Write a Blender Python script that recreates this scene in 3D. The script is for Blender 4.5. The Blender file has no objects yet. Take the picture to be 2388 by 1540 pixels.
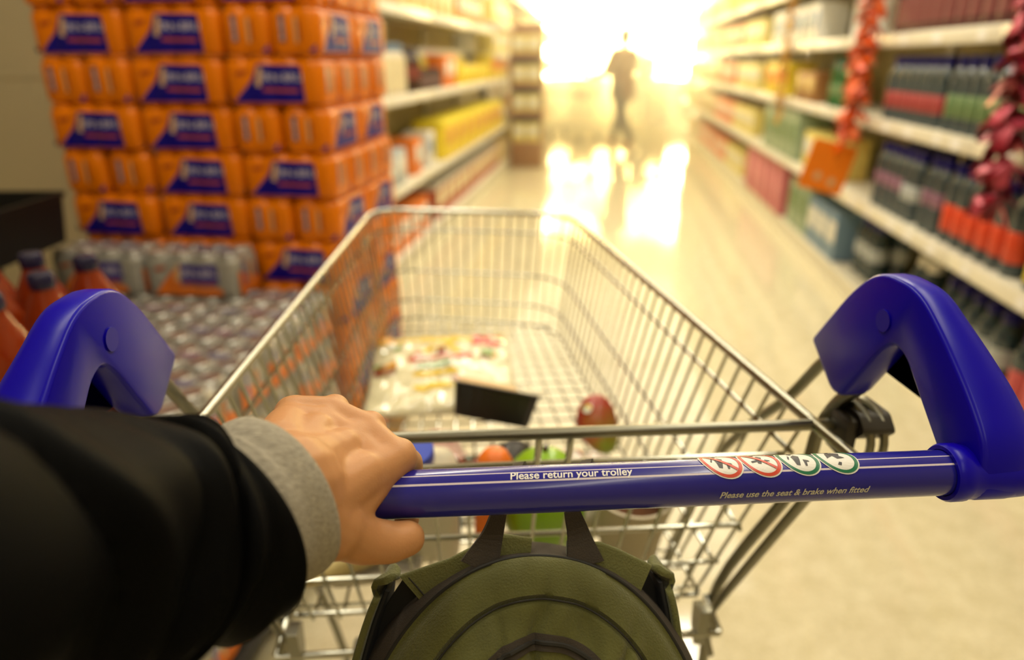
import bpy, bmesh, math, random
from math import sin, cos, pi, radians, sqrt
from mathutils import Vector, Matrix, Euler, noise
random.seed(7)
SC = bpy.context.scene
COL = SC.collection

# ---------------------------------------------------------------- camera
PITCH, YAW = radians(21.652), radians(7.845)
cam_d = bpy.data.cameras.new('camera')
cam = bpy.data.objects.new('camera', cam_d); COL.objects.link(cam)
cam.location = (0, 0, 1.30)
cam.rotation_euler = (pi/2 - PITCH, 0, YAW)
cam_d.sensor_width = 36; cam_d.lens = 24.0
cam_d.clip_start = 0.01; cam_d.clip_end = 100
cam_d.dof.use_dof = True
cam_d.dof.focus_distance = 0.43
cam_d.dof.aperture_fstop = 3.0
cam_d.dof.aperture_blades = 0
SC.camera = cam

# ---------------------------------------------------------------- world, exposure, lamps
SC.view_settings.view_transform = 'Standard'
SC.view_settings.look = 'None'
SC.view_settings.gamma = 1.0
SC.view_settings.use_curve_mapping = False
SC.view_settings.exposure = 0.0
SC.cycles.max_bounces = 6
SC.cycles.diffuse_bounces = 3
SC.cycles.glossy_bounces = 3
SC.cycles.transmission_bounces = 4
SC.cycles.volume_bounces = 0
SC.cycles.caustics_reflective = False
SC.cycles.caustics_refractive = False
SC.cycles.sample_clamp_indirect = 4.0
w = bpy.data.worlds.new('world'); SC.world = w; w.use_nodes = True
w.node_tree.nodes['Background'].inputs[0].default_value = (1.0, 0.90, 0.74, 1)
w.node_tree.nodes['Background'].inputs[1].default_value = 0.05

def area(name, loc, rot, sx, sy, energy, color):
    l = bpy.data.lights.new(name, 'AREA'); l.shape = 'RECTANGLE'; l.size = sx; l.size_y = sy
    l.energy = energy; l.color = color
    o = bpy.data.objects.new(name, l); COL.objects.link(o); o.location = loc; o.rotation_euler = rot
    return o
WARM = (1.0, 0.92, 0.74)
SKY_STRENGTH = 140.0
HAZE_DENSITY = 0.32
# unseen ceiling lamps: far panels widened to even the floor reflection, tubes nearer
for i, (yy, e) in enumerate([(6.3, 84), (8.8, 84), (11.3, 84), (13.8, 84)]):
    area('widened_ceiling_light', (0.0, yy, 3.2), (0, 0, 0), 3.0, 2.3, e, WARM)
for yy, e in ((-1.3, 24), (1.2, 52), (3.7, 76)):
    for xx in (-0.85, 0.85): area('ceiling_tube_light', (xx, yy, 3.2), (0, 0, 0), 0.16, 2.0, e*0.5, WARM)

# ---------------------------------------------------------------- colour and material helpers
def lin(c):
    c = c/255.0
    return c/12.92 if c <= 0.04045 else ((c+0.055)/1.055)**2.4
def rgb(r, g, b): return (lin(r), lin(g), lin(b), 1)
MATS = {}
def mat(name, col, rough=0.5, metal=0.0, var=0.0, vscale=8.0, bump=0.0, bscale=60.0, spec=0.5, coat=0.0, sheen=0.0, sss=0.0, trans=0.0, alpha=1.0, stretch=None):
    if name in MATS: return MATS[name]
    m = bpy.data.materials.new(name); m.use_nodes = True; MATS[name] = m
    nt = m.node_tree; b = nt.nodes['Principled BSDF']
    b.inputs['Base Color'].default_value = col
    b.inputs['Roughness'].default_value = rough
    b.inputs['Metallic'].default_value = metal
    b.inputs['Specular IOR Level'].default_value = spec
    if coat: b.inputs['Coat Weight'].default_value = coat; b.inputs['Coat Roughness'].default_value = 0.08
    if sheen: b.inputs['Sheen Weight'].default_value = sheen
    if sss:
        b.inputs['Subsurface Weight'].default_value = sss
        b.inputs['Subsurface Radius'].default_value = (0.008, 0.003, 0.0015)
        b.inputs['Subsurface Scale'].default_value = 0.6
    if trans: b.inputs['Transmission Weight'].default_value = trans
    if alpha < 1: b.inputs['Alpha'].default_value = alpha
    tc = nt.nodes.new('ShaderNodeTexCoord')
    src = tc.outputs['Object']
    if stretch:
        mp = nt.nodes.new('ShaderNodeMapping'); mp.inputs['Scale'].default_value = stretch
        nt.links.new(src, mp.inputs['Vector']); src = mp.outputs['Vector']
    if var:
        n = nt.nodes.new('ShaderNodeTexNoise'); n.inputs['Scale'].default_value = vscale; n.inputs['Detail'].default_value = 4
        nt.links.new(src, n.inputs['Vector'])
        mx = nt.nodes.new('ShaderNodeMix'); mx.data_type = 'RGBA'
        mx.inputs[6].default_value = tuple(max(0, c*(1-var)) for c in col[:3])+(1,)
        mx.inputs[7].default_value = tuple(min(1, c*(1+var)) for c in col[:3])+(1,)
        nt.links.new(n.outputs['Fac'], mx.inputs[0]); nt.links.new(mx.outputs[2], b.inputs['Base Color'])
    if bump:
        n2 = nt.nodes.new('ShaderNodeTexNoise'); n2.inputs['Scale'].default_value = bscale; n2.inputs['Detail'].default_value = 3
        nt.links.new(src, n2.inputs['Vector'])
        bp = nt.nodes.new('ShaderNodeBump'); bp.inputs['Strength'].default_value = bump; bp.inputs['Distance'].default_value = 0.002
        nt.links.new(n2.outputs['Fac'], bp.inputs['Height']); nt.links.new(bp.outputs['Normal'], b.inputs['Normal'])
    return m
def emis(name, col, strength):
    m = bpy.data.materials.new(name); m.use_nodes = True; nt = m.node_tree
    nt.nodes.remove(nt.nodes['Principled BSDF'])
    e = nt.nodes.new('ShaderNodeEmission'); e.inputs[0].default_value = col; e.inputs[1].default_value = strength
    nt.links.new(e.outputs[0], nt.nodes['Material Output'].inputs[0]); return m

# ---------------------------------------------------------------- mesh helpers
class MB:
    """collects faces for ONE mesh"""
    def __init__(s): s.v = []; s.f = []; s.m = []
    def add(s, vs, fs, mi=0):
        o = len(s.v); s.v += [tuple(p) for p in vs]
        s.f += [tuple(i+o for i in f) for f in fs]; s.m += [mi]*len(fs)
    def box(s, a, b, mi=0):
        x0, y0, z0 = a; x1, y1, z1 = b
        s.add([(x0,y0,z0),(x1,y0,z0),(x1,y1,z0),(x0,y1,z0),(x0,y0,z1),(x1,y0,z1),(x1,y1,z1),(x0,y1,z1)],
              [(3,2,1,0),(4,5,6,7),(0,1,5,4),(1,2,6,5),(2,3,7,6),(3,0,4,7)], mi)
    def rbox(s, a, b, r=0.005, seg=2, mi=0, xf=None):
        bm = bmesh.new(); bmesh.ops.create_cube(bm, size=1)
        c = [(a[i]+b[i])/2 for i in range(3)]; d = [b[i]-a[i] for i in range(3)]
        for v in bm.verts: v.co = Vector([v.co[i]*d[i]+c[i] for i in range(3)])
        bmesh.ops.bevel(bm, geom=bm.edges[:], offset=min(r, min(d)*0.45), segments=seg, affect='EDGES', profile=0.5)
        s.bm(bm, mi, xf)
    def bm(s, bm, mi=0, xf=None):
        bm.verts.index_update()
        vs = [(xf @ v.co) if xf else v.co for v in bm.verts]
        s.add(vs, [[v.index for v in f.verts] for f in bm.faces], mi); bm.free()
    def tube(s, pts, r, n=8, closed=False, mi=0, caps=True):
        pts = [Vector(p) for p in pts]; N = len(pts)
        rr = r if isinstance(r, (list, tuple)) else [r]*N
        tang = []
        for i in range(N):
            if closed: t = pts[(i+1) % N]-pts[i-1]
            else: t = pts[min(i+1, N-1)]-pts[max(i-1, 0)]
            tang.append(t.normalized())
        up = Vector((0,0,1)) if abs(tang[0].z) < 0.9 else Vector((1,0,0))
        a = tang[0].cross(up).normalized(); vs = []; fs = []
        for i in range(N):
            a = (a - tang[i]*a.dot(tang[i])).normalized(); b = tang[i].cross(a)
            for k in range(n):
                q = 2*pi*k/n
                vs.append(pts[i]+(a*cos(q)+b*sin(q))*rr[i])
        M = N if closed else N-1
        for i in range(M):
            j = (i+1) % N
            for k in range(n):
                l = (k+1) % n
                fs.append((i*n+k, i*n+l, j*n+l, j*n+k))
        if not closed and caps:
            fs.append(tuple(range(n-1, -1, -1))); fs.append(tuple((N-1)*n+k for k in range(n)))
        s.add(vs, fs, mi)
    def lathe(s, prof, n=20, mi=0, c=(0,0,0), caps=True, mis=None):
        vs = []; N = len(prof)
        for r, z in prof:
            for k in range(n):
                q = 2*pi*k/n; vs.append((c[0]+r*cos(q), c[1]+r*sin(q), c[2]+z))
        o = 0
        fs = [(i*n+k, i*n+(k+1) % n, (i+1)*n+(k+1) % n, (i+1)*n+k) for i in range(N-1) for k in range(n)]
        if caps: fs += [tuple(range(n-1, -1, -1)), tuple((N-1)*n+k for k in range(n))]
        s.add(vs, fs, mi)
    def prism(s, poly, z0, z1, mi=0, xf=None):
        n = len(poly)
        vs = [Vector((x, y, z0)) for x, y in poly]+[Vector((x, y, z1)) for x, y in poly]
        if xf: vs = [xf @ v for v in vs]
        s.add(vs, [tuple(range(n-1, -1, -1)), tuple(range(n, 2*n))]+[(i, (i+1) % n, n+(i+1) % n, n+i) for i in range(n)], mi)
    def ell(s, c, r, n=20, m=12, mi=0, rot=None):
        vs = []; fs = []
        for i in range(m+1):
            t = pi*i/m
            for k in range(n):
                q = 2*pi*k/n; p = Vector((r[0]*sin(t)*cos(q), r[1]*sin(t)*sin(q), r[2]*cos(t)))
                if rot: p = rot @ p
                vs.append(p+Vector(c))
        for i in range(m):
            for k in range(n):
                l = (k+1) % n; fs.append((i*n+k, (i+1)*n+k, (i+1)*n+l, i*n+l))
        s.add(vs, fs, mi)
    def mesh(s, name, mats, smooth=True, angle=40):
        me = bpy.data.meshes.new(name); me.from_pydata([tuple(p) for p in s.v], [], s.f)
        for m in (mats if isinstance(mats, (list, tuple)) else [mats]): me.materials.append(m)
        for p, i in zip(me.polygons, s.m): p.material_index = i
        bm = bmesh.new(); bm.from_mesh(me); bmesh.ops.remove_doubles(bm, verts=bm.verts, dist=1e-6)
        bmesh.ops.recalc_face_normals(bm, faces=bm.faces); bm.to_mesh(me); bm.free()
        if smooth:
            for p in me.polygons: p.use_smooth = True
            try: me.set_sharp_from_angle(angle=radians(angle))
            except Exception: pass
        return me
    def ob(s, name, mats, parent=None, smooth=True, angle=40):
        return link(name, s.mesh(name, mats, smooth, angle), parent)
def link(name, me, parent=None):
    o = bpy.data.objects.new(name, me); COL.objects.link(o)
    if parent: o.parent = parent
    return o
def tag(o, label, cat, group=None, kind=None):
    o['label'] = label; o['category'] = cat
    if group: o['group'] = group
    if kind: o['kind'] = kind
    return o
def thing(name, label, cat, loc=(0,0,0), rot=(0,0,0), group=None):
    o = bpy.data.objects.new(name, None); COL.objects.link(o); o.empty_display_size = 0.05
    o.location = loc; o.rotation_euler = rot
    return tag(o, label, cat, group)
def struct(name, mb, m, label=None, cat=None):
    o = mb.ob(name, m, None, smooth=False); o['kind'] = 'structure'
    if label: o['label'] = label
    if cat: o['category'] = cat
    return o
KIDS = {}
def kids(o):
    if o.name not in KIDS: KIDS[o.name] = [c for c in bpy.data.objects if c.parent == o]
    return KIDS[o.name]
def dup(root, loc, rot=None, label=None, group=None, scale=None):
    """a copy of a thing, its parts and their sub-parts (mesh data shared)"""
    def rec(o, par):
        c = o.copy(); COL.objects.link(c)
        if par: c.parent = par
        for k in kids(o): rec(k, c)
        return c
    r = rec(root, None); r.location = loc
    if rot is not None: r.rotation_euler = rot
    if scale: r.scale = scale
    if label: r['label'] = label
    if group: r['group'] = group
    elif 'group' in r: del r['group']
    return r
FONT = {}
def text_mesh(body, size, shear=0.0, sub=0.0):
    cu = bpy.data.curves.new('lettering', 'FONT'); cu.body = body; cu.size = size; cu.shear = shear
    cu.align_x = 'CENTER'; cu.align_y = 'CENTER'; cu.resolution_u = 3; cu.offset = 0.00012
    t = bpy.data.objects.new('lettering', cu); COL.objects.link(t)
    dg = bpy.context.evaluated_depsgraph_get(); dg.update()
    me = bpy.data.meshes.new_from_object(t.evaluated_get(dg))
    bpy.data.objects.remove(t); bpy.data.curves.remove(cu)
    if sub:
        bm = bmesh.new(); bm.from_mesh(me); bmesh.ops.triangulate(bm, faces=bm.faces)
        for _ in range(4):
            lg = [e for e in bm.edges if e.calc_length() > sub]
            if not lg: break
            bmesh.ops.subdivide_edges(bm, edges=lg, cuts=1); bmesh.ops.triangulate(bm, faces=bm.faces)
        bm.to_mesh(me); bm.free()
    return me
def flat_poly(poly, step):
    """flat polygon cut into small faces so it can be draped"""
    bm = bmesh.new(); bm.faces.new([bm.verts.new((x, y, 0)) for x, y in poly])
    bmesh.ops.triangulate(bm, faces=bm.faces)
    for _ in range(6):
        lg = [e for e in bm.edges if e.calc_length() > step]
        if not lg: break
        bmesh.ops.subdivide_edges(bm, edges=lg, cuts=1); bmesh.ops.triangulate(bm, faces=bm.faces)
    return bm
def drape_bm(mb, bm, fn, mi=0):
    bm.verts.index_update()
    mb.add([fn(v.co.x, v.co.y) for v in bm.verts], [[v.index for v in f.verts] for f in bm.faces], mi); bm.free()
def drape_me(mb, me, fn, mi=0, dx=0, dy=0):
    mb.add([fn(v.co.x+dx, v.co.y+dy) for v in me.vertices], [list(p.vertices) for p in me.polygons], mi)
    bpy.data.meshes.remove(me)
def circ(r, n=28, cx=0, cy=0): return [(cx+r*cos(2*pi*k/n), cy+r*sin(2*pi*k/n)) for k in range(n)]
def catmull(pts, n=6):
    pts = [Vector(p) for p in pts]; out = []
    P = [pts[0]*2-pts[1]]+pts+[pts[-1]*2-pts[-2]]
    for i in range(1, len(P)-2):
        for k in range(n):
            t = k/n; a, b, c, d = P[i-1], P[i], P[i+1], P[i+2]
            out.append(0.5*((2*b)+(c-a)*t+(2*a-5*b+4*c-d)*t*t+(3*b-a-3*c+d)*t**3))
    out.append(pts[-1]); return out
def fillet(poly, r, n=6):
    """rounds every corner of a closed 2D polygon; r may be a list"""
    out = []; N = len(poly); R = r if isinstance(r, (list, tuple)) else [r]*N
    for i in range(N):
        p0, p, p1 = Vector(poly[i-1]), Vector(poly[i]), Vector(poly[(i+1) % N])
        a, b = (p0-p), (p1-p); la, lb = a.length, b.length; a.normalize(); b.normalize()
        d = min(R[i], la*0.48, lb*0.48)
        if d < 1e-5: out.append(tuple(p)); continue
        q0, q1 = p+a*d, p+b*d
        for k in range(n+1):
            t = k/n; out.append(tuple(q0*(1-t)**2+p*2*t*(1-t)+q1*t*t))
    return out

# ================================================================ THE SHOP: floor, walls, ceiling, window
def floor_mat():
    m = mat('vinyl_floor', rgb(226, 214, 176), rough=0.08, spec=0.42)
    nt = m.node_tree; b = nt.nodes['Principled BSDF']
    tc = nt.nodes.new('ShaderNodeTexCoord')
    n1 = nt.nodes.new('ShaderNodeTexNoise'); n1.inputs['Scale'].default_value = 16; n1.inputs['Detail'].default_value = 6
    n2 = nt.nodes.new('ShaderNodeTexNoise'); n2.inputs['Scale'].default_value = 90; n2.inputs['Detail'].default_value = 2
    nt.links.new(tc.outputs['Object'], n1.inputs['Vector']); nt.links.new(tc.outputs['Object'], n2.inputs['Vector'])
    r = nt.nodes.new('ShaderNodeValToRGB'); r.color_ramp.elements[0].position = 0.30; r.color_ramp.elements[1].position = 0.62
    r.color_ramp.elements[0].color = rgb(200, 188, 150); r.color_ramp.elements[1].color = rgb(229, 219, 187)
    a = nt.nodes.new('ShaderNodeMath'); a.operation = 'MULTIPLY_ADD'; a.inputs[1].default_value = 0.5
    nt.links.new(n2.outputs['Fac'], a.inputs[0])
    sc2 = nt.nodes.new('ShaderNodeMath'); sc2.operation = 'MULTIPLY'; sc2.inputs[1].default_value = 0.45
    nt.links.new(n1.outputs['Fac'], sc2.inputs[0]); nt.links.new(sc2.outputs[0], a.inputs[2])
    nt.links.new(a.outputs[0], r.inputs[0]); nt.links.new(r.outputs[0], b.inputs['Base Color'])
    return m
fl = MB(); fl.box((-4, -2.5, -0.05), (4, 20, 0)); struct('floor', fl, floor_mat(), 'cream speckled vinyl shop floor', 'floor')
ce = MB(); ce.box((-4, -2.5, 3.3), (4, 20, 3.36)); struct('ceiling', ce, mat('ceiling_tile', rgb(232, 226, 206), rough=0.9))
WALL = mat('wall_paint', rgb(196, 182, 146), rough=0.8, var=0.04, vscale=3)
wb = MB()
for z0, z1 in ((0, 1.232), (1.236, 2.46), (2.464, 3.3)): wb.box((-4, 2.33, z0), (-1.46, 2.36, z1))
wb.box((-4, 2.335, 0), (-1.46, 2.355, 3.3))
struct('wall_left', wb, WALL, 'beige panelled wall behind the can pallet', 'wall')
wr = MB(); wr.box((1.96, -2.5, 0), (2.02, 18, 3.3)); struct('wall_right', wr, WALL)
wl = MB(); wl.box((-1.98, 2.36, 0), (-1.92, 18, 3.3)); struct('wall_far', wl, WALL)
wk = MB(); wk.box((-4, -2.5, 0), (4, -2.44, 3.3)); struct('wall_rear', wk, WALL)
ws = MB(); ws.box((-4.06, -2.5, 0), (-4, 2.36, 3.3)); struct('wall_side', ws, WALL)
# glazed shop front at the end of the aisle and the bright sky outside it
we = MB(); we.box((-1.98, 17.9, 0), (1.96, 17.96, 0.85)); struct('wall_end', we, WALL)
wf = MB()
for x in (-2.0, -1.0, 0.0, 1.0, 1.93): wf.box((x-0.03, 17.96, 0), (x+0.03, 18.04, 3.3))
for z in (0.0, 2.2, 3.24): wf.box((-2.0, 17.97, z), (1.96, 18.03, z+0.06))
struct('window_1', wf, mat('window_frame_paint', rgb(225, 220, 205), rough=0.5), 'tall glazed shop front at the end of the aisle', 'window')
pane_m = bpy.data.materials.new('pane_glass'); pane_m.use_nodes = True
_nt = pane_m.node_tree; _nt.nodes.remove(_nt.nodes['Principled BSDF'])
_t = _nt.nodes.new('ShaderNodeBsdfTransparent'); _g = _nt.nodes.new('ShaderNodeBsdfGlossy'); _g.inputs['Roughness'].default_value = 0.02
_x = _nt.nodes.new('ShaderNodeMixShader'); _x.inputs[0].default_value = 0.06
_nt.links.new(_t.outputs[0], _x.inputs[1]); _nt.links.new(_g.outputs[0], _x.inputs[2]); _nt.links.new(_x.outputs[0], _nt.nodes['Material Output'].inputs[0])
pn = MB(); pn.box((-1.98, 17.995, 0.05), (1.93, 18.005, 3.25)); pw = pn.ob('pane', pane_m, bpy.data.objects['window_1'], smooth=False)
sk = MB(); sk.box((-3.6, 19.0, 0.0), (3.6, 19.05, 3.3)); struct('sky_outside', sk, emis('daylight_sky', (1.0, 0.84, 0.54, 1), SKY_STRENGTH), 'blazing daylight beyond the shop front', 'daylight')

# haze volume added to imitate a flare veil over the far aisle
hz = MB(); hz.box((-1.27, 4.6, 0.01), (1.31, 17.88, 3.1))
hm = bpy.data.materials.new('flare_veil_haze'); hm.use_nodes = True; _nt = hm.node_tree
_nt.nodes.remove(_nt.nodes['Principled BSDF'])
_v = _nt.nodes.new('ShaderNodeVolumeScatter'); _v.inputs['Color'].default_value = (1.0, 1.0, 1.0, 1)
_v.inputs['Density'].default_value = HAZE_DENSITY; _v.inputs['Anisotropy'].default_value = 0.65
_tc = _nt.nodes.new('ShaderNodeTexCoord'); _sp = _nt.nodes.new('ShaderNodeSeparateXYZ'); _mr = _nt.nodes.new('ShaderNodeMapRange'); _pw = _nt.nodes.new('ShaderNodeMath')
_mr.inputs['From Min'].default_value = 4.6; _mr.inputs['From Max'].default_value = 17.9; _mr.inputs['To Min'].default_value = 0.0; _mr.inputs['To Max'].default_value = 1.0
_pw.operation = 'MULTIPLY'; _pw.inputs[1].default_value = HAZE_DENSITY
_nt.links.new(_tc.outputs['Object'], _sp.inputs[0]); _nt.links.new(_sp.outputs['Y'], _mr.inputs['Value']); _nt.links.new(_mr.outputs[0], _pw.inputs[0]); _nt.links.new(_pw.outputs[0], _v.inputs['Density'])
SC.cycles.volume_step_rate = 3.0
_ab = _nt.nodes.new('ShaderNodeVolumeAbsorption'); _ab.inputs['Color'].default_value = (1.0, 0.93, 0.62, 1); _nt.links.new(_pw.outputs[0], _ab.inputs['Density'])
_as = _nt.nodes.new('ShaderNodeAddShader'); _nt.links.new(_v.outputs[0], _as.inputs[0]); _nt.links.new(_ab.outputs[0], _as.inputs[1])
_nt.links.new(_as.outputs[0], _nt.nodes['Material Output'].inputs['Volume'])
hz = tag(hz.ob('haze', hm, smooth=False), 'golden haze added as flare veil over the far end of the aisle', 'haze', kind='stuff')

# ================================================================ SHELVING BAYS
STEEL_W = mat('shelf_enamel', rgb(226, 220, 200), rough=0.42, var=0.03, vscale=2)
RAIL = mat('price_rail_plastic', rgb(232, 226, 206), rough=0.35)
TICKET = mat('price_ticket_card', rgb(245, 243, 240), rough=0.5)
BACK = mat('shelf_back_panel', rgb(190, 174, 122), rough=0.6)
def bay(side, y0, L, levels, label, xf, depth=0.47, top=2.0, kick=None, roof=True):
    """one shelving bay; local y runs along the aisle, the back is at side*depth"""
    s = side; B = thing('shelving_bay', label, 'shelving bay', (xf, y0, 0), group='%s-hand shelving bays' % ('right' if s > 0 else 'left'))
    def X(a, b): return (min(s*a, s*b), max(s*a, s*b))
    a, b = X(depth, depth+0.02); m = MB(); m.box((a, 0.01, 0.05), (b, L-0.01, top)); m.ob('back_panel', BACK, B, smooth=False)
    for yy in (0.0, L-0.03):
        a, b = X(depth-0.03, depth+0.03); m = MB(); m.rbox((a, yy, 0), (b, yy+0.03, top+0.02), 0.004); m.ob('upright', STEEL_W, B)
    a, b = X(kick if kick is not None else 0.07, (kick if kick is not None else 0.07)+0.02)
    m = MB(); m.box((a, 0, 0), (b, L, 0.115)); m.ob('kick_plate', STEEL_W, B, smooth=False)
    k0 = (kick if kick is not None else 0.07)-0.012
    a, b = X(k0, depth); m = MB(); m.rbox((a, 0, 0.095), (b, L, 0.12), 0.004); m.ob('base_deck', STEEL_W, B)
    for z in levels:
        a, b = X(0.012, depth-0.03); m = MB(); m.rbox((a, 0.004, z-0.03), (b, L-0.004, z), 0.003); sh = m.ob('shelf', STEEL_W, B)
        a, b = X(0.0, 0.012); m = MB(); m.rbox((a, 0.004, z-0.055), (b, L-0.004, z+0.006), 0.004)
        a2, b2 = X(-0.0015, 0.002)
        t = 0.10
        while t < L-0.12:
            wd = random.choice((0.05, 0.07, 0.07)); m.box((a2, t, z-0.045), (b2, t+wd, z-0.008), 1); t += random.uniform(0.16, 0.42)
        m.ob('price_rail', [RAIL, TICKET], sh)
    if roof:
        a, b = X(0.10, depth+0.02); m = MB(); m.rbox((a, 0.0, top), (b, L, top+0.03), 0.004); m.ob('top_board', STEEL_W, B)
    return B
ORD = ['first', 'second', 'third', 'fourth', 'fifth', 'sixth', 'seventh', 'eighth', 'ninth', 'tenth']
RX, LX = 1.33, -1.28
for i in range(9):
    bay(1, 1.40+1.40*i, 1.40, (0.60, 1.02, 1.41, 1.80) if i < 9 else (0.6, 1.1, 1.6),
        'white right-hand shelving bay, %s along the aisle from the trolley' % ORD[i], RX, kick=0.072, top=2.05)
for i in range(5):
    bay(-1, 2.40+1.40*i, 1.40, (0.55, 1.09, 1.60) if i < 4 else (0.55, 1.09, 1.36, 1.68),
        'white left-hand shelving bay, %s beyond the can pallet' % ORD[i], LX, kick=-0.03 if False else 0.0, top=2.05)
for i in range(5):
    bay(-1, 10.2+1.40*i, 1.40, (0.55, 1.09, 1.60), 'hazy left-hand shelving bay past the cardboard stand, %s of the run' % ORD[i], LX, kick=0.0, top=2.05)

# ================================================================ SHELF GOODS
class Proto:
    """a kind of thing: the first put() moves the original, later ones copy it"""
    def __init__(s, root): s.r = root; s.used = False
    def put(s, loc, rot=(0,0,0), label=None, group=None, scale=None):
        if not s.used:
            kids(s.r)
            for k in kids(s.r): kids(k)
            s.used = True; o = s.r; s.base = True
            # the original is copied first so later copies keep clean properties
            o.location = loc; o.rotation_euler = rot
            if scale: o.scale = scale
            if label: o['label'] = label
            if group: o['group'] = group
            return o
        return dup(s.r, loc, rot, label, group, scale or (1,1,1))
def bottle(name, h, r, body, cap, label, lz=(0.18, 0.42), cat='bottle', neck=0.33, lab2=None, capr=0.63):
    R = thing(name, 'x', cat)
    m = MB(); n0 = h*(1-neck)
    prof = [(0.0, 0.002), (r*0.82, 0.0), (r*0.97, 0.006), (r, 0.02), (r, lz[0]*h-0.004), (r*0.985, lz[0]*h), (r*0.985, lz[1]*h), (r, lz[1]*h+0.004), (r*0.96, (lz[1]*h+n0)/2), (r, n0-0.006),
            (r*0.95, n0+0.02), (r*0.70, n0+(h-n0)*0.45), (r*0.42, n0+(h-n0)*0.70), (r*0.33, h-0.022), (r*0.33, h-0.018)]
    m.lathe(prof, 16); m.ob('bottle_body', body, R, angle=60)
    m = MB(); ch_ = 0.046 if capr > 0.5 else 0.024; m.lathe([(r*(capr-0.02), h-ch_), (r*capr, h-ch_+0.004), (r*(capr-0.01), h-0.004), (r*(capr-0.07), h), (0.001, h)], 14); m.ob('cap', cap, R)
    m = MB(); m.lathe([(r*0.99, lz[0]*h), (r*1.01, lz[0]*h+0.001), (r*1.01, lz[1]*h-0.001), (r*0.99, lz[1]*h)], 16, caps=False)
    if lab2: m.lathe([(r*1.012, (lz[0]*0.6+lz[1]*0.4)*h), (r*1.015, (lz[0]*0.6+lz[1]*0.4)*h+0.001), (r*1.015, (lz[0]*0.35+lz[1]*0.65)*h), (r*1.012, (lz[0]*0.35+lz[1]*0.65)*h+0.001)], 16, caps=False, mi=1)
    m.ob('paper_label', [label, lab2 or label], R)
    return Proto(R)
def carton(name, sx, sy, sz, col, panel, cat='carton', lid=None, detail=True):
    """box; its printed front looks to local -x"""
    R = thing(name, 'x', cat)
    m = MB(); m.rbox((-sx/2, -sy/2, 0), (sx/2, sy/2, sz), 0.006); m.ob('box_body', col, R)
    if detail:
        m = MB(); m.rbox((-sx/2-0.0015, -sy*0.40, sz*0.36), (-sx/2+0.004, sy*0.40, sz*0.80), 0.001); m.ob('printed_panel', panel, R)
        if lid:
            m = MB(); m.rbox((-sx/2-0.001, -sy/2-0.001, sz*0.86), (sx/2+0.001, sy/2+0.001, sz+0.001), 0.005); m.ob('top_band', lid, R)
    return Proto(R)
CLEAR = mat('clear_plastic_painted_streaks', rgb(66, 82, 88), rough=0.10, spec=0.8, var=0.85, vscale=70, stretch=(1, 1, 0.12))  # vertical noise paints highlight and refraction streaks into the bottle colour
TEAL = mat('dark_teal_painted_streaks', rgb(34, 58, 68), rough=0.12, spec=0.8, var=0.7, vscale=60, stretch=(1, 1, 0.15))  # same painted highlight streaks, on dark teal
NAVY = mat('navy_plastic', rgb(16, 14, 104), rough=0.35, spec=0.3)
WHITE_P = mat('white_plastic', rgb(235, 232, 224), rough=0.4)
def paint(nm, r, g, b, rough=0.45, var=0.10): return mat(nm, rgb(r, g, b), rough=rough, var=var, vscale=14)
RED_L = paint('label_red', 166, 64, 66); GREEN_L = paint('label_green', 104, 132, 86); PURP_L = paint('label_mauve', 140, 100, 124)
ORED_L = paint('label_orange_red', 222, 72, 34); YEL_L = paint('label_yellow', 226, 204, 30); SILV = paint('label_silver', 176, 182, 184)
WHT_L = paint('label_white', 226, 224, 214); BLU_L = paint('label_blue', 110, 140, 168); BROWN_G = mat('brown_glass', rgb(62, 42, 26), rough=0.12)
CREAM_L = paint('label_cream', 222, 208, 168); ORG_L = paint('label_orange', 232, 124, 40); YELB = paint('carton_yellow', 234, 206, 46)
YEL2 = paint('carton_pale_yellow', 232, 214, 120); PINKB = paint('carton_pink', 196, 108, 116); CARDB = paint('cardboard', 150, 104, 54)
DKGRN = mat('dark_green_glass', rgb(16, 92, 42), rough=0.14); REDB = paint('carton_red_brown', 176, 84, 58); TANB = paint('carton_tan', 206, 176, 110)
def run(p, x, z, ys, label, group, depth=(0.0,), jit=0.004, rot=0.0):
    for dx in depth:
        for yy in ys:
            p.put((x+dx, yy+random.uniform(-jit, jit), z), (0, 0, rot+random.uniform(-0.04, 0.04)), label, group)
def span(a, b, step):
    n = max(1, int((b-a)/step)); return [a+step*(k+0.5) for k in range(n)]
B_navy_red = bottle('water_bottle', 0.295, 0.042, CLEAR, NAVY, RED_L, (0.20, 0.46))
B_navy_grn = bottle('water_bottle', 0.295, 0.042, CLEAR, NAVY, GREEN_L, (0.20, 0.50))
B_navy_mau = bottle('water_bottle', 0.315, 0.042, CLEAR, NAVY, PURP_L, (0.36, 0.56))
B_navy_ord = bottle('water_bottle', 0.315, 0.042, CLEAR, NAVY, ORED_L, (0.16, 0.50))
B_navy_wht = bottle('water_bottle', 0.315, 0.042, CLEAR, NAVY, SILV, (0.30, 0.52))
B_lemon = bottle('juice_bottle', 0.27, 0.048, CLEAR, paint('cap_green', 60, 140, 50), YEL_L, (0.10, 0.62), lab2=GREEN_L)
B_top = bottle('soda_bottle', 0.30, 0.044, mat('pinkish_soda', rgb(96, 62, 60), rough=0.15), paint('cap_grey', 120, 112, 108), paint('label_dull_red', 130, 72, 70), (0.15, 0.55))
B_white = bottle('milk_bottle', 0.27, 0.045, WHITE_P, WHITE_P, WHT_L, (0.2, 0.6))
B_green = bottle('wine_bottle', 0.30, 0.040, DKGRN, mat('cap_dark_green', rgb(20, 70, 30), rough=0.4), GREEN_L, (0.2, 0.45))
B_teal = bottle('large_water_bottle', 0.33, 0.050, TEAL, NAVY, SILV, (0.35, 0.58))
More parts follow.
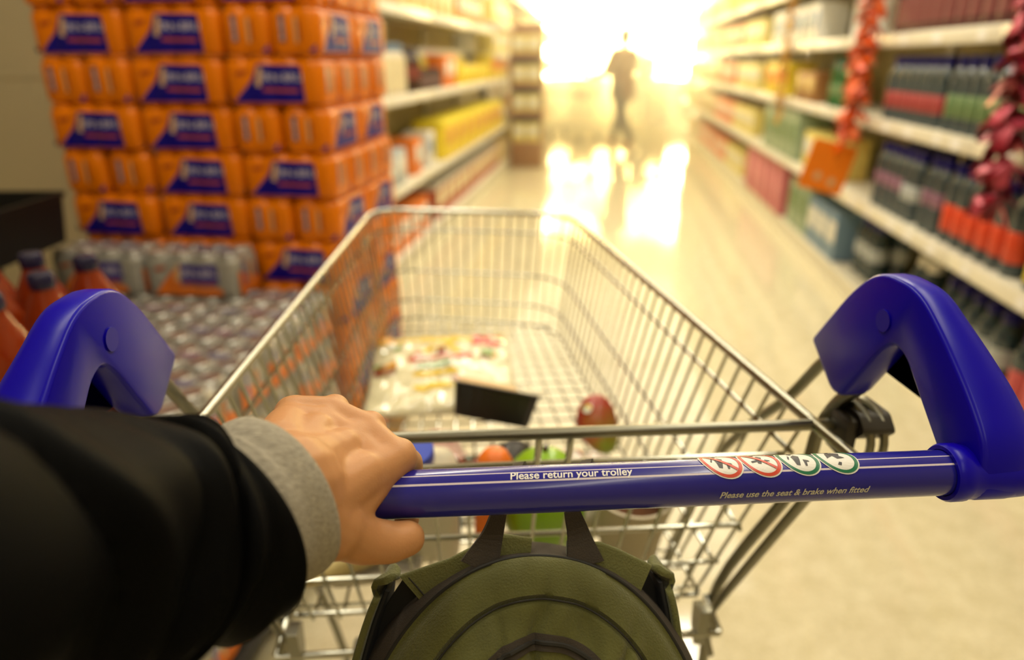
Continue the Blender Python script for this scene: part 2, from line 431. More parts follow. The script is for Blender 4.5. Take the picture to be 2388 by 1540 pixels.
B_tealw = bottle('large_water_bottle', 0.33, 0.050, TEAL, WHITE_P, GREEN_L, (0.25, 0.6))
B_tealr = bottle('large_water_bottle', 0.31, 0.050, TEAL, NAVY, paint('label_coral', 200, 84, 88), (0.12, 0.55))
XB = RX+0.075; D2 = (0.0, 0.11)
W = 'on the right-hand shelf'
# shelf at 0.60
run(B_lemon, XB, 0.60, span(1.95, 2.42, 0.105), 'yellow-labelled juice bottle at the near end of the right lower shelf', 'lemon juice bottles', D2)
run(B_navy_ord, XB, 0.60, span(2.44, 3.02, 0.096), 'water bottle with navy cap and orange-red label, right lower shelf', 'orange-red labelled bottles', D2)
run(B_navy_mau, XB, 0.60, span(3.05, 3.30, 0.09)+span(3.45, 3.86, 0.09), 'water bottle with navy cap and mauve label, right lower shelf', 'mauve labelled bottles', D2)
run(B_navy_wht, XB, 0.60, span(3.30, 3.45, 0.075), 'water bottle with silver label standing between the mauve-labelled bottles', 'silver labelled bottles', D2)
# shelf at 1.02
run(B_navy_grn, XB, 1.02, span(2.10, 3.22, 0.092), 'water bottle with navy cap and green label, right middle shelf', 'green labelled bottles', D2)
run(B_navy_red, XB, 1.02, span(3.24, 3.92, 0.092), 'water bottle with navy cap and red label, right middle shelf', 'red labelled bottles', D2)
run(B_green, XB, 1.02, span(4.50, 4.92, 0.09), 'dark green bottle beside the orange garland, right middle shelf', 'dark green bottles', (0.0,))
# shelf at 1.41
run(B_top, XB, 1.41, span(2.30, 3.95, 0.11), 'pink-red soda bottle on the right-hand shelf above the blue caps', 'pink-red soda bottles', (0.0,))
run(B_white, XB+0.05, 1.41, span(4.25, 4.75, 0.10), 'plain white bottle on the right upper shelf behind the garland', 'white bottles', (0.0,))
# deck
run(B_tealr, RX+0.16, 0.12, span(1.90, 2.45, 0.11), 'dark water bottle with coral label on the right-hand bottom deck', 'coral labelled deck bottles', (0.0,))
run(B_teal, RX+0.16, 0.12, span(2.50, 3.12, 0.108), 'dark teal water bottle with navy cap on the right-hand bottom deck', 'teal deck bottles', (0.0, 0.12))
run(B_tealw, RX+0.16, 0.12, span(3.14, 3.46, 0.108), 'dark water bottle with white cap and green label on the right-hand deck', 'white-capped deck bottles', (0.0, 0.12))
run(B_teal, RX+0.20, 0.12, span(3.92, 4.32, 0.108), 'dark teal water bottle beyond the empty gap of the right-hand deck', 'teal bottles past the gap', (0.0, 0.12))
C_blue = carton('water_multipack', 0.24, 0.20, 0.30, BLU_L, WHT_L, 'multipack'); C_greenp = carton('water_multipack', 0.24, 0.17, 0.34, paint('wrap_pale_green', 150, 170, 140), GREEN_L, 'multipack')
C_pink = carton('pink_carton', 0.30, 0.30, 0.40, PINKB, paint('panel_rose', 214, 130, 140), 'carton')
run(C_blue, RX+0.20, 0.12, span(4.34, 5.00, 0.22), 'pale blue wrapped water pack on the right-hand deck below the orange sign', 'blue wrapped packs')
run(C_greenp, RX+0.20, 0.12, span(5.02, 5.60, 0.19), 'pale green wrapped pack on the right-hand deck beyond the blue packs', 'green wrapped packs')
run(C_pink, RX+0.20, 0.12, span(5.70, 7.55, 0.32), 'tall pink carton standing on the right-hand deck', 'pink cartons')
# farther along the right side
C_yel = carton('yellow_carton', 0.2, 0.19, 0.26, YELB, ORG_L); C_pale = carton('pale_yellow_carton', 0.2, 0.17, 0.24, YEL2, WHT_L)
C_tan = carton('tan_carton', 0.22, 0.21, 0.25, TANB, CREAM_L); C_brown = carton('brown_carton', 0.22, 0.24, 0.2, CARDB, TANB)
C_white = carton('white_carton', 0.2, 0.16, 0.25, WHT_L, BLU_L); C_org = carton('orange_carton', 0.2, 0.18, 0.24, ORG_L, WHT_L); C_redb = carton('red_brown_carton', 0.24, 0.26, 0.26, REDB, CREAM_L, lid=paint('lid_grey', 190, 184, 170))
XC = RX+0.135
run(C_pale, XC, 0.60, span(4.45, 5.25, 0.19), 'pale yellow carton on the right lower shelf beside the orange sign', 'pale cartons by the sign')
run(C_greenp, XC, 0.60, span(5.35, 6.60, 0.19), 'green and white pack on the right lower shelf beyond the sign', 'green-white packs beyond the sign', rot=0)
run(C_brown, XC, 1.02, span(5.10, 5.62, 0.26), 'brown cardboard carton alone on the right middle shelf', 'brown cartons')
run(C_yel, XC, 1.02, span(5.95, 7.00, 0.21), 'yellow carton on the right middle shelf beyond the gold garland', 'yellow cartons, right middle shelf')
run(C_white, XC, 1.41, span(5.30, 6.90, 0.18), 'white carton on the right upper shelf near the gold garland', 'white cartons, right upper shelf')
far_kinds = [(C_tan, 'tan carton', 0.24), (C_org, 'orange carton', 0.21), (C_pale, 'pale yellow carton', 0.20), (C_redb, 'red-brown carton', 0.29), (C_yel, 'yellow carton', 0.22)]
k = 0
for z, nm in ((0.12, 'bottom deck'), (0.60, 'lower shelf'), (1.02, 'middle shelf'), (1.41, 'upper shelf'), (1.80, 'top shelf')):
    y = 7.7 if z in (0.12,) else 7.1
    if z == 1.80: y = 2.4
    while y < 13.4:
        p, nn, st = far_kinds[(k*3+int(y)) % 5]; k += 1
        e = min(y+random.uniform(1.1, 1.7), 13.8)
        run(p, XC+(0.06 if z < 0.2 else 0), z, span(y, e, st), '%s in the hazy right aisle on the %s, %s block' % (nn, nm, ORD[min(9, int((y-2.3)/1.15))]), '%ss, right %s, block %d' % (nn, nm, int(y*2)))
        y = e+0.02
# left side
XL = LX-0.075; XLC = LX-0.13
B_jar = bottle('squash_bottle', 0.30, 0.055, mat('cream_bottle', rgb(214, 200, 172), rough=0.3), BLU_L, CREAM_L, (0.10, 0.72))
B_dark = bottle('cola_bottle', 0.28, 0.045, mat('cola_brown', rgb(56, 34, 26), rough=0.12), paint('cap_dark', 60, 50, 60), paint('label_dark_red', 120, 50, 40), (0.3, 0.6))
B_yel = bottle('squash_bottle', 0.29, 0.045, YEL2, WHITE_P, YEL_L, (0.15, 0.6))
J_dark = bottle('sauce_jar', 0.15, 0.036, mat('dark_sauce', rgb(78, 58, 52), rough=0.15), paint('cap_plum', 80, 60, 70), paint('label_plum', 110, 84, 80), (0.2, 0.6), cat='jar', neck=0.2)
rl = pi
run(B_jar, XL, 1.09, span(3.95, 4.62, 0.12), 'cream bottle with blue cap next to the can pallet, left middle shelf', 'cream squash bottles')
run(B_dark, XL, 1.09, span(4.64, 4.95, 0.10), 'dark brown bottle beside the cream bottles, left middle shelf', 'dark cola bottles')
run(J_dark, XL, 1.09, span(5.0, 5.6, 0.085), 'small dark sauce jar in front of the yellow bottles', 'dark sauce jars')
run(B_yel, XL-0.15, 1.09, span(5.0, 7.2, 0.10), 'yellow bottle with white cap at the back of the left middle shelf', 'yellow squash bottles')
run(C_org, XLC, 1.09, [5.75, 5.95], 'orange and white carton between jars and yellow boxes, left middle shelf', 'orange cartons, left middle shelf', rot=rl)
C_ylow = carton('yellow_carton', 0.2, 0.20, 0.16, YELB, YEL_L)
run(C_ylow, XLC+0.02, 1.09, span(6.1, 7.6, 0.21), 'low bright yellow carton on the left middle shelf', 'low yellow cartons', rot=rl)
run(C_yel, XLC, 1.09, span(7.9, 9.35, 0.21), 'yellow carton on the left middle shelf near the cardboard stand', 'yellow cartons by the stand', rot=rl)
C_grey = carton('grey_carton', 0.22, 0.22, 0.22, SILV, WHT_L); C_big = carton('large_yellow_carton', 0.26, 0.36, 0.30, YELB, paint('panel_ochre', 214, 160, 60), lid=paint('lid_lemon', 240, 220, 60))
run(C_grey, XLC, 0.55, span(3.95, 4.62, 0.23), 'grey carton next to the can pallet, left lower shelf', 'grey cartons', rot=rl)
run(C_org, XLC, 0.55, span(4.64, 5.02, 0.19), 'orange carton next to the grey cartons, left lower shelf', 'orange cartons, left lower shelf', rot=rl)
run(C_white, XLC, 0.55, span(5.04, 5.38, 0.17), 'white carton beside the large yellow cartons, left lower shelf', 'white cartons, left lower shelf', rot=rl)
run(C_big, XLC, 0.55, span(5.42, 8.40, 0.37), 'large yellow carton on the left lower shelf', 'large yellow cartons', rot=rl)
run(C_pale, XLC, 0.55, span(8.5, 9.35, 0.18), 'pale yellow carton at the end of the left lower shelf', 'pale cartons, left lower shelf', rot=rl)
run(C_org, XLC, 0.12, span(4.0, 5.1, 0.19), 'orange carton on the left bottom deck behind the trolley rim', 'orange cartons, left deck', rot=rl)
run(C_redb, XLC-0.02, 0.12, span(5.2, 8.3, 0.28), 'red-brown carton with grey lid on the left bottom deck', 'red-brown cartons, left deck', rot=rl)
run(C_tan, XLC, 0.12, span(8.3, 9.3, 0.23), 'tan carton at the end of the left bottom deck', 'tan cartons, left deck', rot=rl)
run(C_tan, XLC, 1.60, span(4.4, 6.1, 0.23), 'tan carton on the left upper shelf', 'tan cartons, left upper shelf', rot=rl)
run(C_org, XLC, 1.60, span(6.2, 7.5, 0.19), 'orange carton on the left upper shelf', 'orange cartons, left upper shelf', rot=rl)
run(C_pale, XLC, 1.36, span(8.05, 9.35, 0.18), 'pale yellow carton on the narrow shelf above the stand end', 'pale cartons, narrow left shelf', rot=rl)
run(C_pale, XLC, 1.68, span(8.05, 9.35, 0.18), 'pale yellow carton on the left top shelf', 'pale cartons, left top shelf', rot=rl)
for z, nm in ((0.12, 'deck'), (0.55, 'lower shelf'), (1.09, 'middle shelf'), (1.60, 'upper shelf')):
    y = 10.3
    while y < 16.5:
        p, nn, st = far_kinds[(k*3+int(y)) % 5]; k += 1
        e = min(y+random.uniform(1.5, 2.0), 17.0)
        run(p, XLC, z, span(y, e, st), '%s in the glare past the cardboard stand, left %s, %s block' % (nn, nm, ORD[min(9, int((y-10)/1.2))]), '%ss in the glare, left %s, block %d' % (nn, nm, int(y*2)), rot=rl)
        y = e+0.02
# cardboard display stand jutting into the aisle
cs = thing('cardboard_stand', 'brown cardboard display stand jutting into the aisle, left', 'display stand', (-1.05, 9.05, 0))
m = MB(); m.rbox((-0.2, -0.16, 0), (0.2, 0.16, 0.32), 0.006); m.ob('base_box', CARDB, cs)
m = MB(); m.rbox((-0.2, 0.14, 0.32), (0.2, 0.16, 1.72), 0.003); m.ob('back_board', CARDB, cs)
for xs in (-0.2, 0.188): m = MB(); m.rbox((xs, -0.16, 0.32), (xs+0.012, 0.14, 1.66), 0.003); m.ob('side_board', CARDB, cs)
for z in (0.66, 1.0, 1.34):
    m = MB(); m.box((-0.188, -0.16, z-0.012), (0.188, 0.14, z)); m.box((-0.188, -0.165, z-0.03), (0.188, -0.155, z+0.04)); m.ob('tray_shelf', CARDB, cs)
for z, nm in ((0.32, 'lowest'), (0.66, 'second'), (1.0, 'third'), (1.34, 'topmost')):
    for xx in (-0.09, 0.09):
        C_pale.put((-1.05+xx, 9.0, z+0.001), (0, 0, pi/2), 'yellow box in the cardboard stand, %s tray' % nm, 'boxes in the cardboard stand, %s tray' % nm, scale=(1, 0.95, 0.95))

# ================================================================ CAN MULTIPACKS ON THE PALLET
PL, PW, PH = 0.262, 0.130, 0.1185
def scal(t):                       # 0 on a can's axis, 1 in the groove between two cans
    q = (t/0.0655) % 1.0; return ((q-0.5)*2)**2
def outline(ins, sc, n=10):
    """plan outline of a shrink-wrapped 4 x 2 block of cans"""
    hx, hy, r = PL/2-ins, PW/2-ins, 0.026; out = []
    def side(x0, y0, x1, y1, nx, ny, L):
        for k in range(L):
            t = k/L; x, y = x0+(x1-x0)*t, y0+(y1-y0)*t
            d = scal(x+10*0.0655) if abs(nx) < 0.5 else scal(y+10*0.0655)
            out.append((x-nx*sc*d, y-ny*sc*d))
    def corner(cx, cy, a):
        for k in range(6):
            q = a+k/6*pi/2; out.append((cx+r*cos(q), cy+r*sin(q)))
    side(-hx+r, -hy, hx-r, -hy, 0, -1, 24); corner(hx-r, -hy+r, -pi/2)
    side(hx, -hy+r, hx, hy-r, 1, 0, 10); corner(hx-r, hy-r, 0)
    side(hx-r, hy, -hx+r, hy, 0, 1, 24); corner(-hx+r, hy-r, pi/2)
    side(-hx, hy-r, -hx, -hy+r, -1, 0, 10); corner(-hx+r, -hy+r, pi)
    return out
def wrap_mesh():
    m = MB(); rings = [(0.010, 0.004, 0.0), (0.003, 0.004, 0.004), (0.0, 0.0035, 0.014), (0.0, 0.0040, 0.092), (0.002, 0.007, 0.102), (0.007, 0.011, 0.111), (0.018, 0.013, 0.1165)]
    vs = []; n = 0
    for ins, sc, z in rings:
        o = outline(ins, sc); n = len(o); vs += [(x, y, z) for x, y in o]
    fs = [(i*n+k, i*n+(k+1) % n, (i+1)*n+(k+1) % n, (i+1)*n+k) for i in range(len(rings)-1) for k in range(n)]
    fs += [tuple(range(n-1, -1, -1)), tuple((len(rings)-1)*n+k for k in range(n))]
    m.add(vs, fs)
    for i in range(4):
        for j in range(2):
            m.lathe([(0.030, 0.112), (0.029, 0.1165), (0.026, PH), (0.023, PH-0.0006), (0.001, PH-0.0006)], 16, c=(-0.09825+0.0655*i, -0.03275+0.0655*j, 0), caps=False)
    return m
def yside(sgn):                    # long side, outward +-y; text must read left to right from outside
    return lambda u, z: ((u if sgn < 0 else -u), sgn*(PW/2+0.0009-0.0035*scal((u if sgn < 0 else -u)+0.655)), z)
def xside(sgn):
    return lambda u, z: (sgn*(PL/2+0.0009-0.0035*scal((u if sgn > 0 else -u)+0.655)), (u if sgn > 0 else -u), z)
def artwork(m, style):
    bigs = [((-0.108, 0.007), (-0.052, 0.066), (-0.036, 0.099), (0.078, 0.096), (0.084, 0.008))]
    for sg in (-1, 1):
        f = yside(sg)
        drape_bm(m, flat_poly(bigs[0] if style == 0 else ((-0.108, 0.007), (-0.056, 0.066), (-0.040, 0.080), (-0.030, 0.030), (0.084, 0.026), (0.084, 0.008)), 0.008), f, 0)
        if style: drape_bm(m, flat_poly([(-0.026, 0.040), (-0.026, 0.092), (0.076, 0.092), (0.076, 0.040)], 0.008), f, 4)
        f2 = lambda u, z, f=f: tuple(a*(1.006 if i == 1 else 1) for i, a in enumerate(f(u, z)))
        drape_bm(m, flat_poly([(-0.046, 0.046), (-0.035, 0.090), (-0.024, 0.092), (-0.032, 0.046)], 0.008), f2, 1)
        drape_bm(m, flat_poly([(-0.026, 0.034), (-0.028, 0.042), (0.068, 0.040), (0.066, 0.032)], 0.008), f2, 3)
        drape_me(m, text_mesh('IRN-BRU', 0.0285, 0.0, 0.006), f2, 2, 0.028, 0.067)
        drape_bm(m, flat_poly([(-0.098, 0.070), (-0.096, 0.080), (-0.066, 0.086), (-0.070, 0.076)], 0.008), f2, 3)
        g = xside(sg)
        if style: drape_bm(m, flat_poly([(-0.056, 0.008), (0.056, 0.008), (0.056, 0.034), (-0.056, 0.074)], 0.008), (lambda u, z, g=g: tuple(a*(0.999 if i == 0 else 1) for i, a in enumerate(g(u, z)))), 0)
        g2 = lambda u, z, g=g: tuple(a*(1.004 if i == 0 else 1) for i, a in enumerate(g(u, z)))
        drape_bm(m, flat_poly([(-0.034, 0.030), (-0.034, 0.094), (-0.020, 0.094), (-0.020, 0.030)], 0.008), g, 4)
        drape_me(m, text_mesh('IRN-BRU', 0.0145, 0.0, 0.006), (lambda u, z, g2=g2: g2(-0.027-(z-0.062), 0.062+u)), 2, 0, 0.062)
        drape_bm(m, flat_poly([(0.004, 0.028), (0.004, 0.086), (0.012, 0.090), (0.012, 0.030)], 0.008), g, 1)
        drape_bm(m, flat_poly([(0.014, 0.032), (0.014, 0.080), (0.021, 0.082), (0.021, 0.034)], 0.008), g, 3)
        drape_bm(m, flat_poly([(0.040, 0.008), (0.058, 0.026), (0.058, 0.008)], 0.008), g, 0)
WRAP_O = mat('orange_film', rgb(238, 126, 0), rough=0.30, var=0.05, vscale=6, spec=0.35)
WRAP_G = mat('silver_film', rgb(172, 168, 158), rough=0.22, var=0.14, vscale=14, spec=0.7, metal=0.25)
ART = [mat('print_navy', rgb(14, 2, 132), rough=0.4, spec=0.3), mat('print_cream', rgb(226, 180, 128), rough=0.4), mat('print_pale', rgb(208, 200, 214), rough=0.4), mat('print_red_brown', rgb(176, 70, 24), rough=0.4), mat('print_slate', rgb(70, 60, 84), rough=0.4)]
ART_G = [mat('print_orange', rgb(230, 118, 20), rough=0.35), ART[1], ART[2], ART[3], mat('print_navy_soft', rgb(60, 50, 132), rough=0.4)]
wm = wrap_mesh().mesh('film_wrap', WRAP_O); am = MB(); artwork(am, 0); amesh = am.mesh('printed_artwork', ART, angle=60)
op = thing('can_multipack', 'x', 'multipack'); link('film_wrap', wm, op); link('printed_artwork', amesh, op)
OP = Proto(op)
PX0, PY0 = -1.515, 1.752
pal = thing('wooden_pallet', 'half-hidden wooden pallet under the orange can stack', 'pallet', (PX0+0.395, PY0+0.27, 0))
m = MB()
for k in range(5): m.box((-0.40, -0.27+k*0.115, 0.088), (0.40, -0.27+k*0.115+0.08, 0.108))
m.ob('deck_boards', mat('pallet_pine', rgb(168, 132, 84), rough=0.8, var=0.2, vscale=20), pal, smooth=False)
for xx in (-0.36, 0, 0.36): m = MB(); m.box((xx-0.04, -0.27, 0), (xx+0.04, 0.27, 0.087)); m.ob('runner', MATS['pallet_pine'], pal, smooth=False)
LAY = ['lowest', 'second', 'third', 'fourth', 'fifth', 'sixth', 'seventh', 'eighth', 'ninth', 'tenth', 'eleventh', 'twelfth', 'topmost']
NL = 13
for L in range(NL):
    z = 0.109+0.12*L
    # layers alternate: packs lengthwise on the left / on the right
    sl = random.uniform(-0.012, 0.012)-max(0, (9-L))*0.0035; skew = random.uniform(-0.01, 0.01)
    ln = 'orange can multipack in the %s layer, ' % LAY[L]
    gp = 'orange multipacks, %s layer' % LAY[L]
    def P(cx, cy, r, txt): OP.put((PX0+0.396+cx-sl*0.3+random.uniform(-0.003, 0.003), PY0+cy+random.uniform(-0.004, 0.004), z), (0, 0, r+skew+random.uniform(-0.015, 0.015)), ln+txt, gp)
    if L % 2 == 0:      # two long sides, then two ends at the front
        P(-0.265, 0.066, 0, 'long side out, at the left'); P(0.0, 0.066, 0, 'long side out, in the middle')
        P(0.198, 0.132, -pi/2, 'end out, left of the corner'); P(0.331, 0.132, pi/2, 'end out, on the aisle corner')
        P(0.331, 0.397, pi/2, 'long side facing the aisle behind the corner')
    else:
        P(-0.331, 0.132, -pi/2, 'end out, at the far left'); P(-0.198, 0.132, pi/2, 'end out, second from the left')
        P(0.0, 0.066, 0, 'long side out, in the middle'); P(0.265, 0.066, 0, 'long side out, on the aisle corner')
        for j in range(3): P(0.265, 0.066+0.133*(j+1), 0, 'end facing the aisle, %s behind the corner' % ('first', 'second', 'third')[j])

# ---------------------------------------------------------------- silver multipacks stacked in front of the pallet
gm = wrap_mesh().mesh('film_wrap', WRAP_G); ag = MB(); artwork(ag, 1)
for (a, b, r) in ((-0.05, 0.0, 0.25), (0.07, 0.01, 0.25)):            # print on the film across the tops
    pass
agm = ag.mesh('printed_artwork', ART_G, angle=60)
gp_ = thing('can_multipack', 'x', 'multipack'); link('film_wrap', gm, gp_); link('printed_artwork', agm, gp_)
lid = MB(); lid.lathe([(0.0235, 0.0), (0.0225, 0.0012), (0.021, 0.0006), (0.004, 0.0004), (0.0038, 0.0014), (0.001, 0.0014)], 18, caps=False)
lidm = lid.mesh('can_top', mat('can_aluminium', rgb(206, 202, 192), rough=0.28, metal=0.9))
tp = MB()
for i, (x, y, mi_) in enumerate(((-0.060, 0.0, 1), (0.004, 0.004, 0), (0.066, -0.002, 1))):
    p = [(x-0.026, y-0.010), (x+0.022, y-0.013), (x+0.028, y+0.009), (x-0.020, y+0.012)]
    tp.add([(a, b, PH+0.0006) for a, b in p], [(0, 1, 2, 3)], mi_)
tpm = tp.mesh('top_print', [mat('top_print_mauve', rgb(128, 92, 108), rough=0.4), mat('top_print_slate', rgb(112, 106, 128), rough=0.4)], smooth=False)
for i in range(4):
    for j in range(2):
        o = link('can_top', lidm, gp_); o.location = (-0.09825+0.0655*i, -0.03275+0.0655*j, PH-0.0006)
link('top_print', tpm, gp_)
GP = Proto(gp_)
GX1 = -0.735
gpal = thing('plastic_pallet', 'black plastic pallet under the silver can stack', 'pallet', (GX1-0.40, 1.24, 0))
m = MB(); m.rbox((-0.42, -0.47, 0.07), (0.42, 0.47, 0.108), 0.006); m.ob('deck', mat('black_plastic', rgb(30, 29, 26), rough=0.5), gpal)
for xx in (-0.36, 0, 0.36):
    for yy in (-0.40, 0, 0.40): m = MB(); m.rbox((xx-0.05, yy-0.05, 0), (xx+0.05, yy+0.05, 0.069), 0.006); m.ob('foot', MATS['black_plastic'], gpal)
ROWN = ['nearest', 'second', 'third', 'fourth', 'fifth', 'sixth', 'hindmost']
for L in range(5):
    z = 0.109+0.12*L
    for r in range(7):
        for c in range(3):
            if L < 4 and c > 0 and r > 0: continue
            GP.put((GX1-0.132-0.265*c+random.uniform(-0.003, 0.003), 0.842+0.133*r, z), (0, 0, random.choice((0, pi))+random.uniform(-0.02, 0.02)),
                   'silver can multipack, %s layer, %s row, %s' % (('lowest', 'second', 'third', 'fourth', 'top')[L], ROWN[r], ('beside the trolley', 'in the middle column', 'in the column by the wall')[c]), 'silver multipacks beside the trolley')
for i, (cx, cy, nm) in enumerate([(-1.075, 1.655, 'at the back, right of the pair'), (-1.345, 1.65, 'at the back, left of the pair'), (-1.345, 1.515, 'in front of the left of the pair')]):
    if i == 2: continue
    GP.put((cx, cy, 0.109+0.12*5), (0, 0, 0.03), 'loose silver can multipack on the stack, %s' % nm, 'loose silver multipacks')

# ---------------------------------------------------------------- orange drink bottles in front, black tray behind them
ORANGE_D = mat('orange_drink', rgb(128, 40, 4), rough=0.12, spec=0.45, var=0.35, vscale=12)
b2 = bottle('orange_drink_bottle', 0.285, 0.048, ORANGE_D, mat('cap_blue', rgb(24, 22, 60), rough=0.25), mat('label_drink_cream', rgb(214, 200, 160), rough=0.5), (0.22, 0.56), lab2=mat('label_drink_navy', rgb(34, 26, 96), rough=0.5), capr=0.40, neck=0.40)
m = MB()
lab = text_mesh('IRN-BRU', 0.016, 0, 0.004)
drape_me(m, lab, lambda u, z: (0.0482*cos(u/0.0475-1.15), 0.0482*sin(u/0.0475-1.15), z), 0, 0, 0.124)
b2.r.name = 'orange_drink_bottle'; m.ob('lettering', ART[2], b2.r)
zt = 0.109+0.12*5+0.0005
n = 0
for r in range(3):
    for c in range(5):
        xx, yy = -0.855-0.101*c-0.004*r, 0.80+0.101*r
        if xx < -1.32: continue
        b2.put((xx, yy, zt), (0, 0, random.uniform(-0.15, 0.15)), 'orange drink bottle with cream label, %s from the aisle in the %s row' % (ORD[c], ('front', 'middle', 'back')[r]), 'orange drink bottles')
tray = thing('black_tray', 'empty black plastic tray behind the orange bottles by the wall', 'tray', (-1.56, 1.40, 0.855), (0, 0, 0.16))
m = MB()
P0 = [(-0.27, -0.17), (0.20, -0.17), (0.20, 0.17), (-0.27, 0.17)]
pr = fillet(P0, 0.02, 4); nn = len(pr)
def ring(s, z): return [(x*s, y*s, z) for x, y in pr]
vs = ring(0.94, 0)+ring(1.0, 0.115)+ring(1.03, 0.117)+ring(1.03, 0.128)+ring(0.96, 0.128)+ring(0.90, 0.012)
fs = [(i*nn+k, i*nn+(k+1) % nn, (i+1)*nn+(k+1) % nn, (i+1)*nn+k) for i in range(5) for k in range(nn)]+[tuple(range(nn-1, -1, -1)), tuple(5*nn+k for k in range(nn))]
m.add(vs, fs); m.ob('tray_body', mat('tray_black', rgb(22, 21, 18), rough=0.55, var=0.1, spec=0.3), tray)
st = thing('tray_stand', 'dark stand under the black tray by the wall', 'stand', (-1.60, 1.43, 0))
m = MB(); m.rbox((-0.24, -0.14, 0), (0.035, 0.14, 0.03), 0.006); m.ob('foot_plate', MATS['black_plastic'], st)
m = MB(); m.rbox((-0.22, -0.12, 0.03), (0.02, 0.12, 0.854), 0.01); m.ob('column', MATS['tray_black'], st)

# ================================================================ GARLANDS AND SIGN ON THE RIGHT-HAND SHELF
def garland(name, label, x, y, z0, z1, rad, step, mats_, tl, seed, lean=0.0):
    random.seed(seed); G = thing(name, label, 'garland', (x, y, z0))
    m = MB(); H = z1-z0; m.tube([(0, 0, 0), (lean*0.5, 0, H*0.5), (lean, 0, H)], 0.004, 6); m.ob('cord', mats_[0], G)
    zz = 0.0; i = 0
    while zz < H:
        a = random.uniform(0, 2*pi); r = rad*random.uniform(0.6, 1.1); m = MB()
        for q in range(3):
            b = a+q*2.1+random.uniform(-0.3, 0.3); e = Vector((cos(b)*r, sin(b)*r, random.uniform(-0.06, 0.02)*tl)); wv = Vector((-sin(b), cos(b), 0.3))*rad*0.35
            c0 = Vector((lean*zz/H, 0, zz)); mid = c0+e*0.55+Vector((0, 0, 0.02*tl))
            vs = []
            for p, s_ in ((c0, 0.3), (mid, 1.0), (c0+e, 0.7)):
                for sg, th_ in ((-1, 0.003), (1, 0.003), (1, -0.003), (-1, -0.003)): vs.append(p+wv*s_*sg+Vector((0, 0, th_)))
            m.add(vs, [(0,1,5,4),(4,5,9,8),(3,7,6,2),(7,11,10,6),(0,4,7,3),(4,8,11,7),(1,2,6,5),(5,6,10,9),(8,9,10,11),(0,3,2,1)])
        m.ob('foil_tuft', mats_[1+i % (len(mats_)-1)], G); i += 1; zz += step
    return G
FO = [mat('cord_red', rgb(150, 40, 20), rough=0.5), mat('foil_orange', rgb(240, 96, 24), rough=0.3, metal=0.15), mat('foil_coral', rgb(238, 116, 66), rough=0.3, metal=0.15), mat('foil_deep_orange', rgb(206, 74, 10), rough=0.3, metal=0.15)]
garland('foil_garland', 'orange foil garland hanging down to the orange sign on the right-hand shelf', 1.25, 3.95, 0.90, 1.80, 0.072, 0.017, FO, 1.0, 3, 0.02)
FG = [mat('cord_gold', rgb(150, 96, 20), rough=0.5), mat('foil_gold', rgb(222, 170, 60), rough=0.3, metal=0.3), mat('foil_amber', rgb(186, 130, 40), rough=0.3, metal=0.3)]
garland('foil_garland', 'thin gold foil garland hanging beyond the orange one on the right-hand shelf', 1.26, 5.65, 0.88, 1.80, 0.045, 0.034, FG, 0.8, 4)
FR = [mat('cord_maroon', rgb(90, 16, 24), rough=0.5), mat('foil_dark_red', rgb(150, 24, 44), rough=0.25, metal=0.3), mat('foil_pink_red', rgb(190, 70, 90), rough=0.3, metal=0.3), mat('foil_maroon', rgb(104, 14, 26), rough=0.3, metal=0.3)]
garland('foil_garland', 'dark red foil garland at the near end of the right-hand shelf', 1.255, 2.45, 0.84, 1.80, 0.075, 0.024, FR, 1.6, 5)
sg = thing('shelf_sign', 'square orange card sign with two pale discs below the orange garland', 'sign', (1.17, 3.93, 0.76), (0, 0, 0.25))
R15 = Matrix.Rotation(radians(90), 4, 'X') @ Matrix.Rotation(radians(-14), 4, 'Z')
m = MB(); m.prism(fillet([(-0.13, -0.13), (0.13, -0.13), (0.13, 0.13), (-0.13, 0.13)], 0.02, 4), -0.004, 0.004, 0, R15); m.ob('card', mat('sign_orange', rgb(246, 130, 10), rough=0.5, var=0.05), sg)
for cx, cy in ((-0.04, -0.055), (0.05, -0.07)):
    m = MB(); m.prism(circ(0.022, 24, cx, cy), 0.0042, 0.0058, 0, R15); m.ob('pale_disc', mat('sign_disc', rgb(216, 180, 130), rough=0.5), sg)
m = MB(); m.tube([(0, 0.0, 0.125), (0.03, 0, 0.16)], 0.003, 6); m.ob('hanging_loop', FO[0], sg)

# ================================================================ THE SHOPPING TROLLEY (local u right, v forward, z up; origin under the handle)
TY = 0.211; TO = Vector((-0.0395, 0.3468, 0)); HZ = 1.0575
TROLL = 0.0035
TROT = (0, TROLL, TY)
TO = TO-Vector((TROLL*HZ*cos(TY), TROLL*HZ*sin(TY), 0))
TM = Matrix.Translation(TO) @ Euler(TROT).to_matrix().to_4x4()
def TW(u, v, w): return TM @ Vector((u, v, HZ+w))           # trolley frame -> shop
CHROME = mat('zinc_wire', rgb(166, 165, 152), rough=0.24, metal=1.0, var=0.12, vscale=40)
STEEL_D = mat('dull_zinc', rgb(132, 130, 116), rough=0.34, metal=1.0, var=0.1, vscale=50)
BLUE = mat('trolley_blue_plastic', rgb(16, 2, 166), rough=0.28, spec=0.20)
BLUE_H = mat('handle_blue', rgb(32, 30, 138), rough=0.22, spec=0.4, coat=0.25)
STRIPE = mat('handle_stripe', rgb(212, 200, 206), rough=0.3)
BLACKP = mat('clip_black', rgb(44, 40, 34), rough=0.4)
RUBBER = mat('caster_rubber', rgb(62, 62, 60), rough=0.7)
trol = thing('shopping_trolley', 'wire shopping trolley with blue handle in the foreground', 'shopping trolley', TO, TROT)
RIMZ = 1.0
def cen(v): return -0.0165*(v-0.17)/0.8
def hw(v, t): return 0.274-0.062*(v-0.15)/0.8-0.030*t
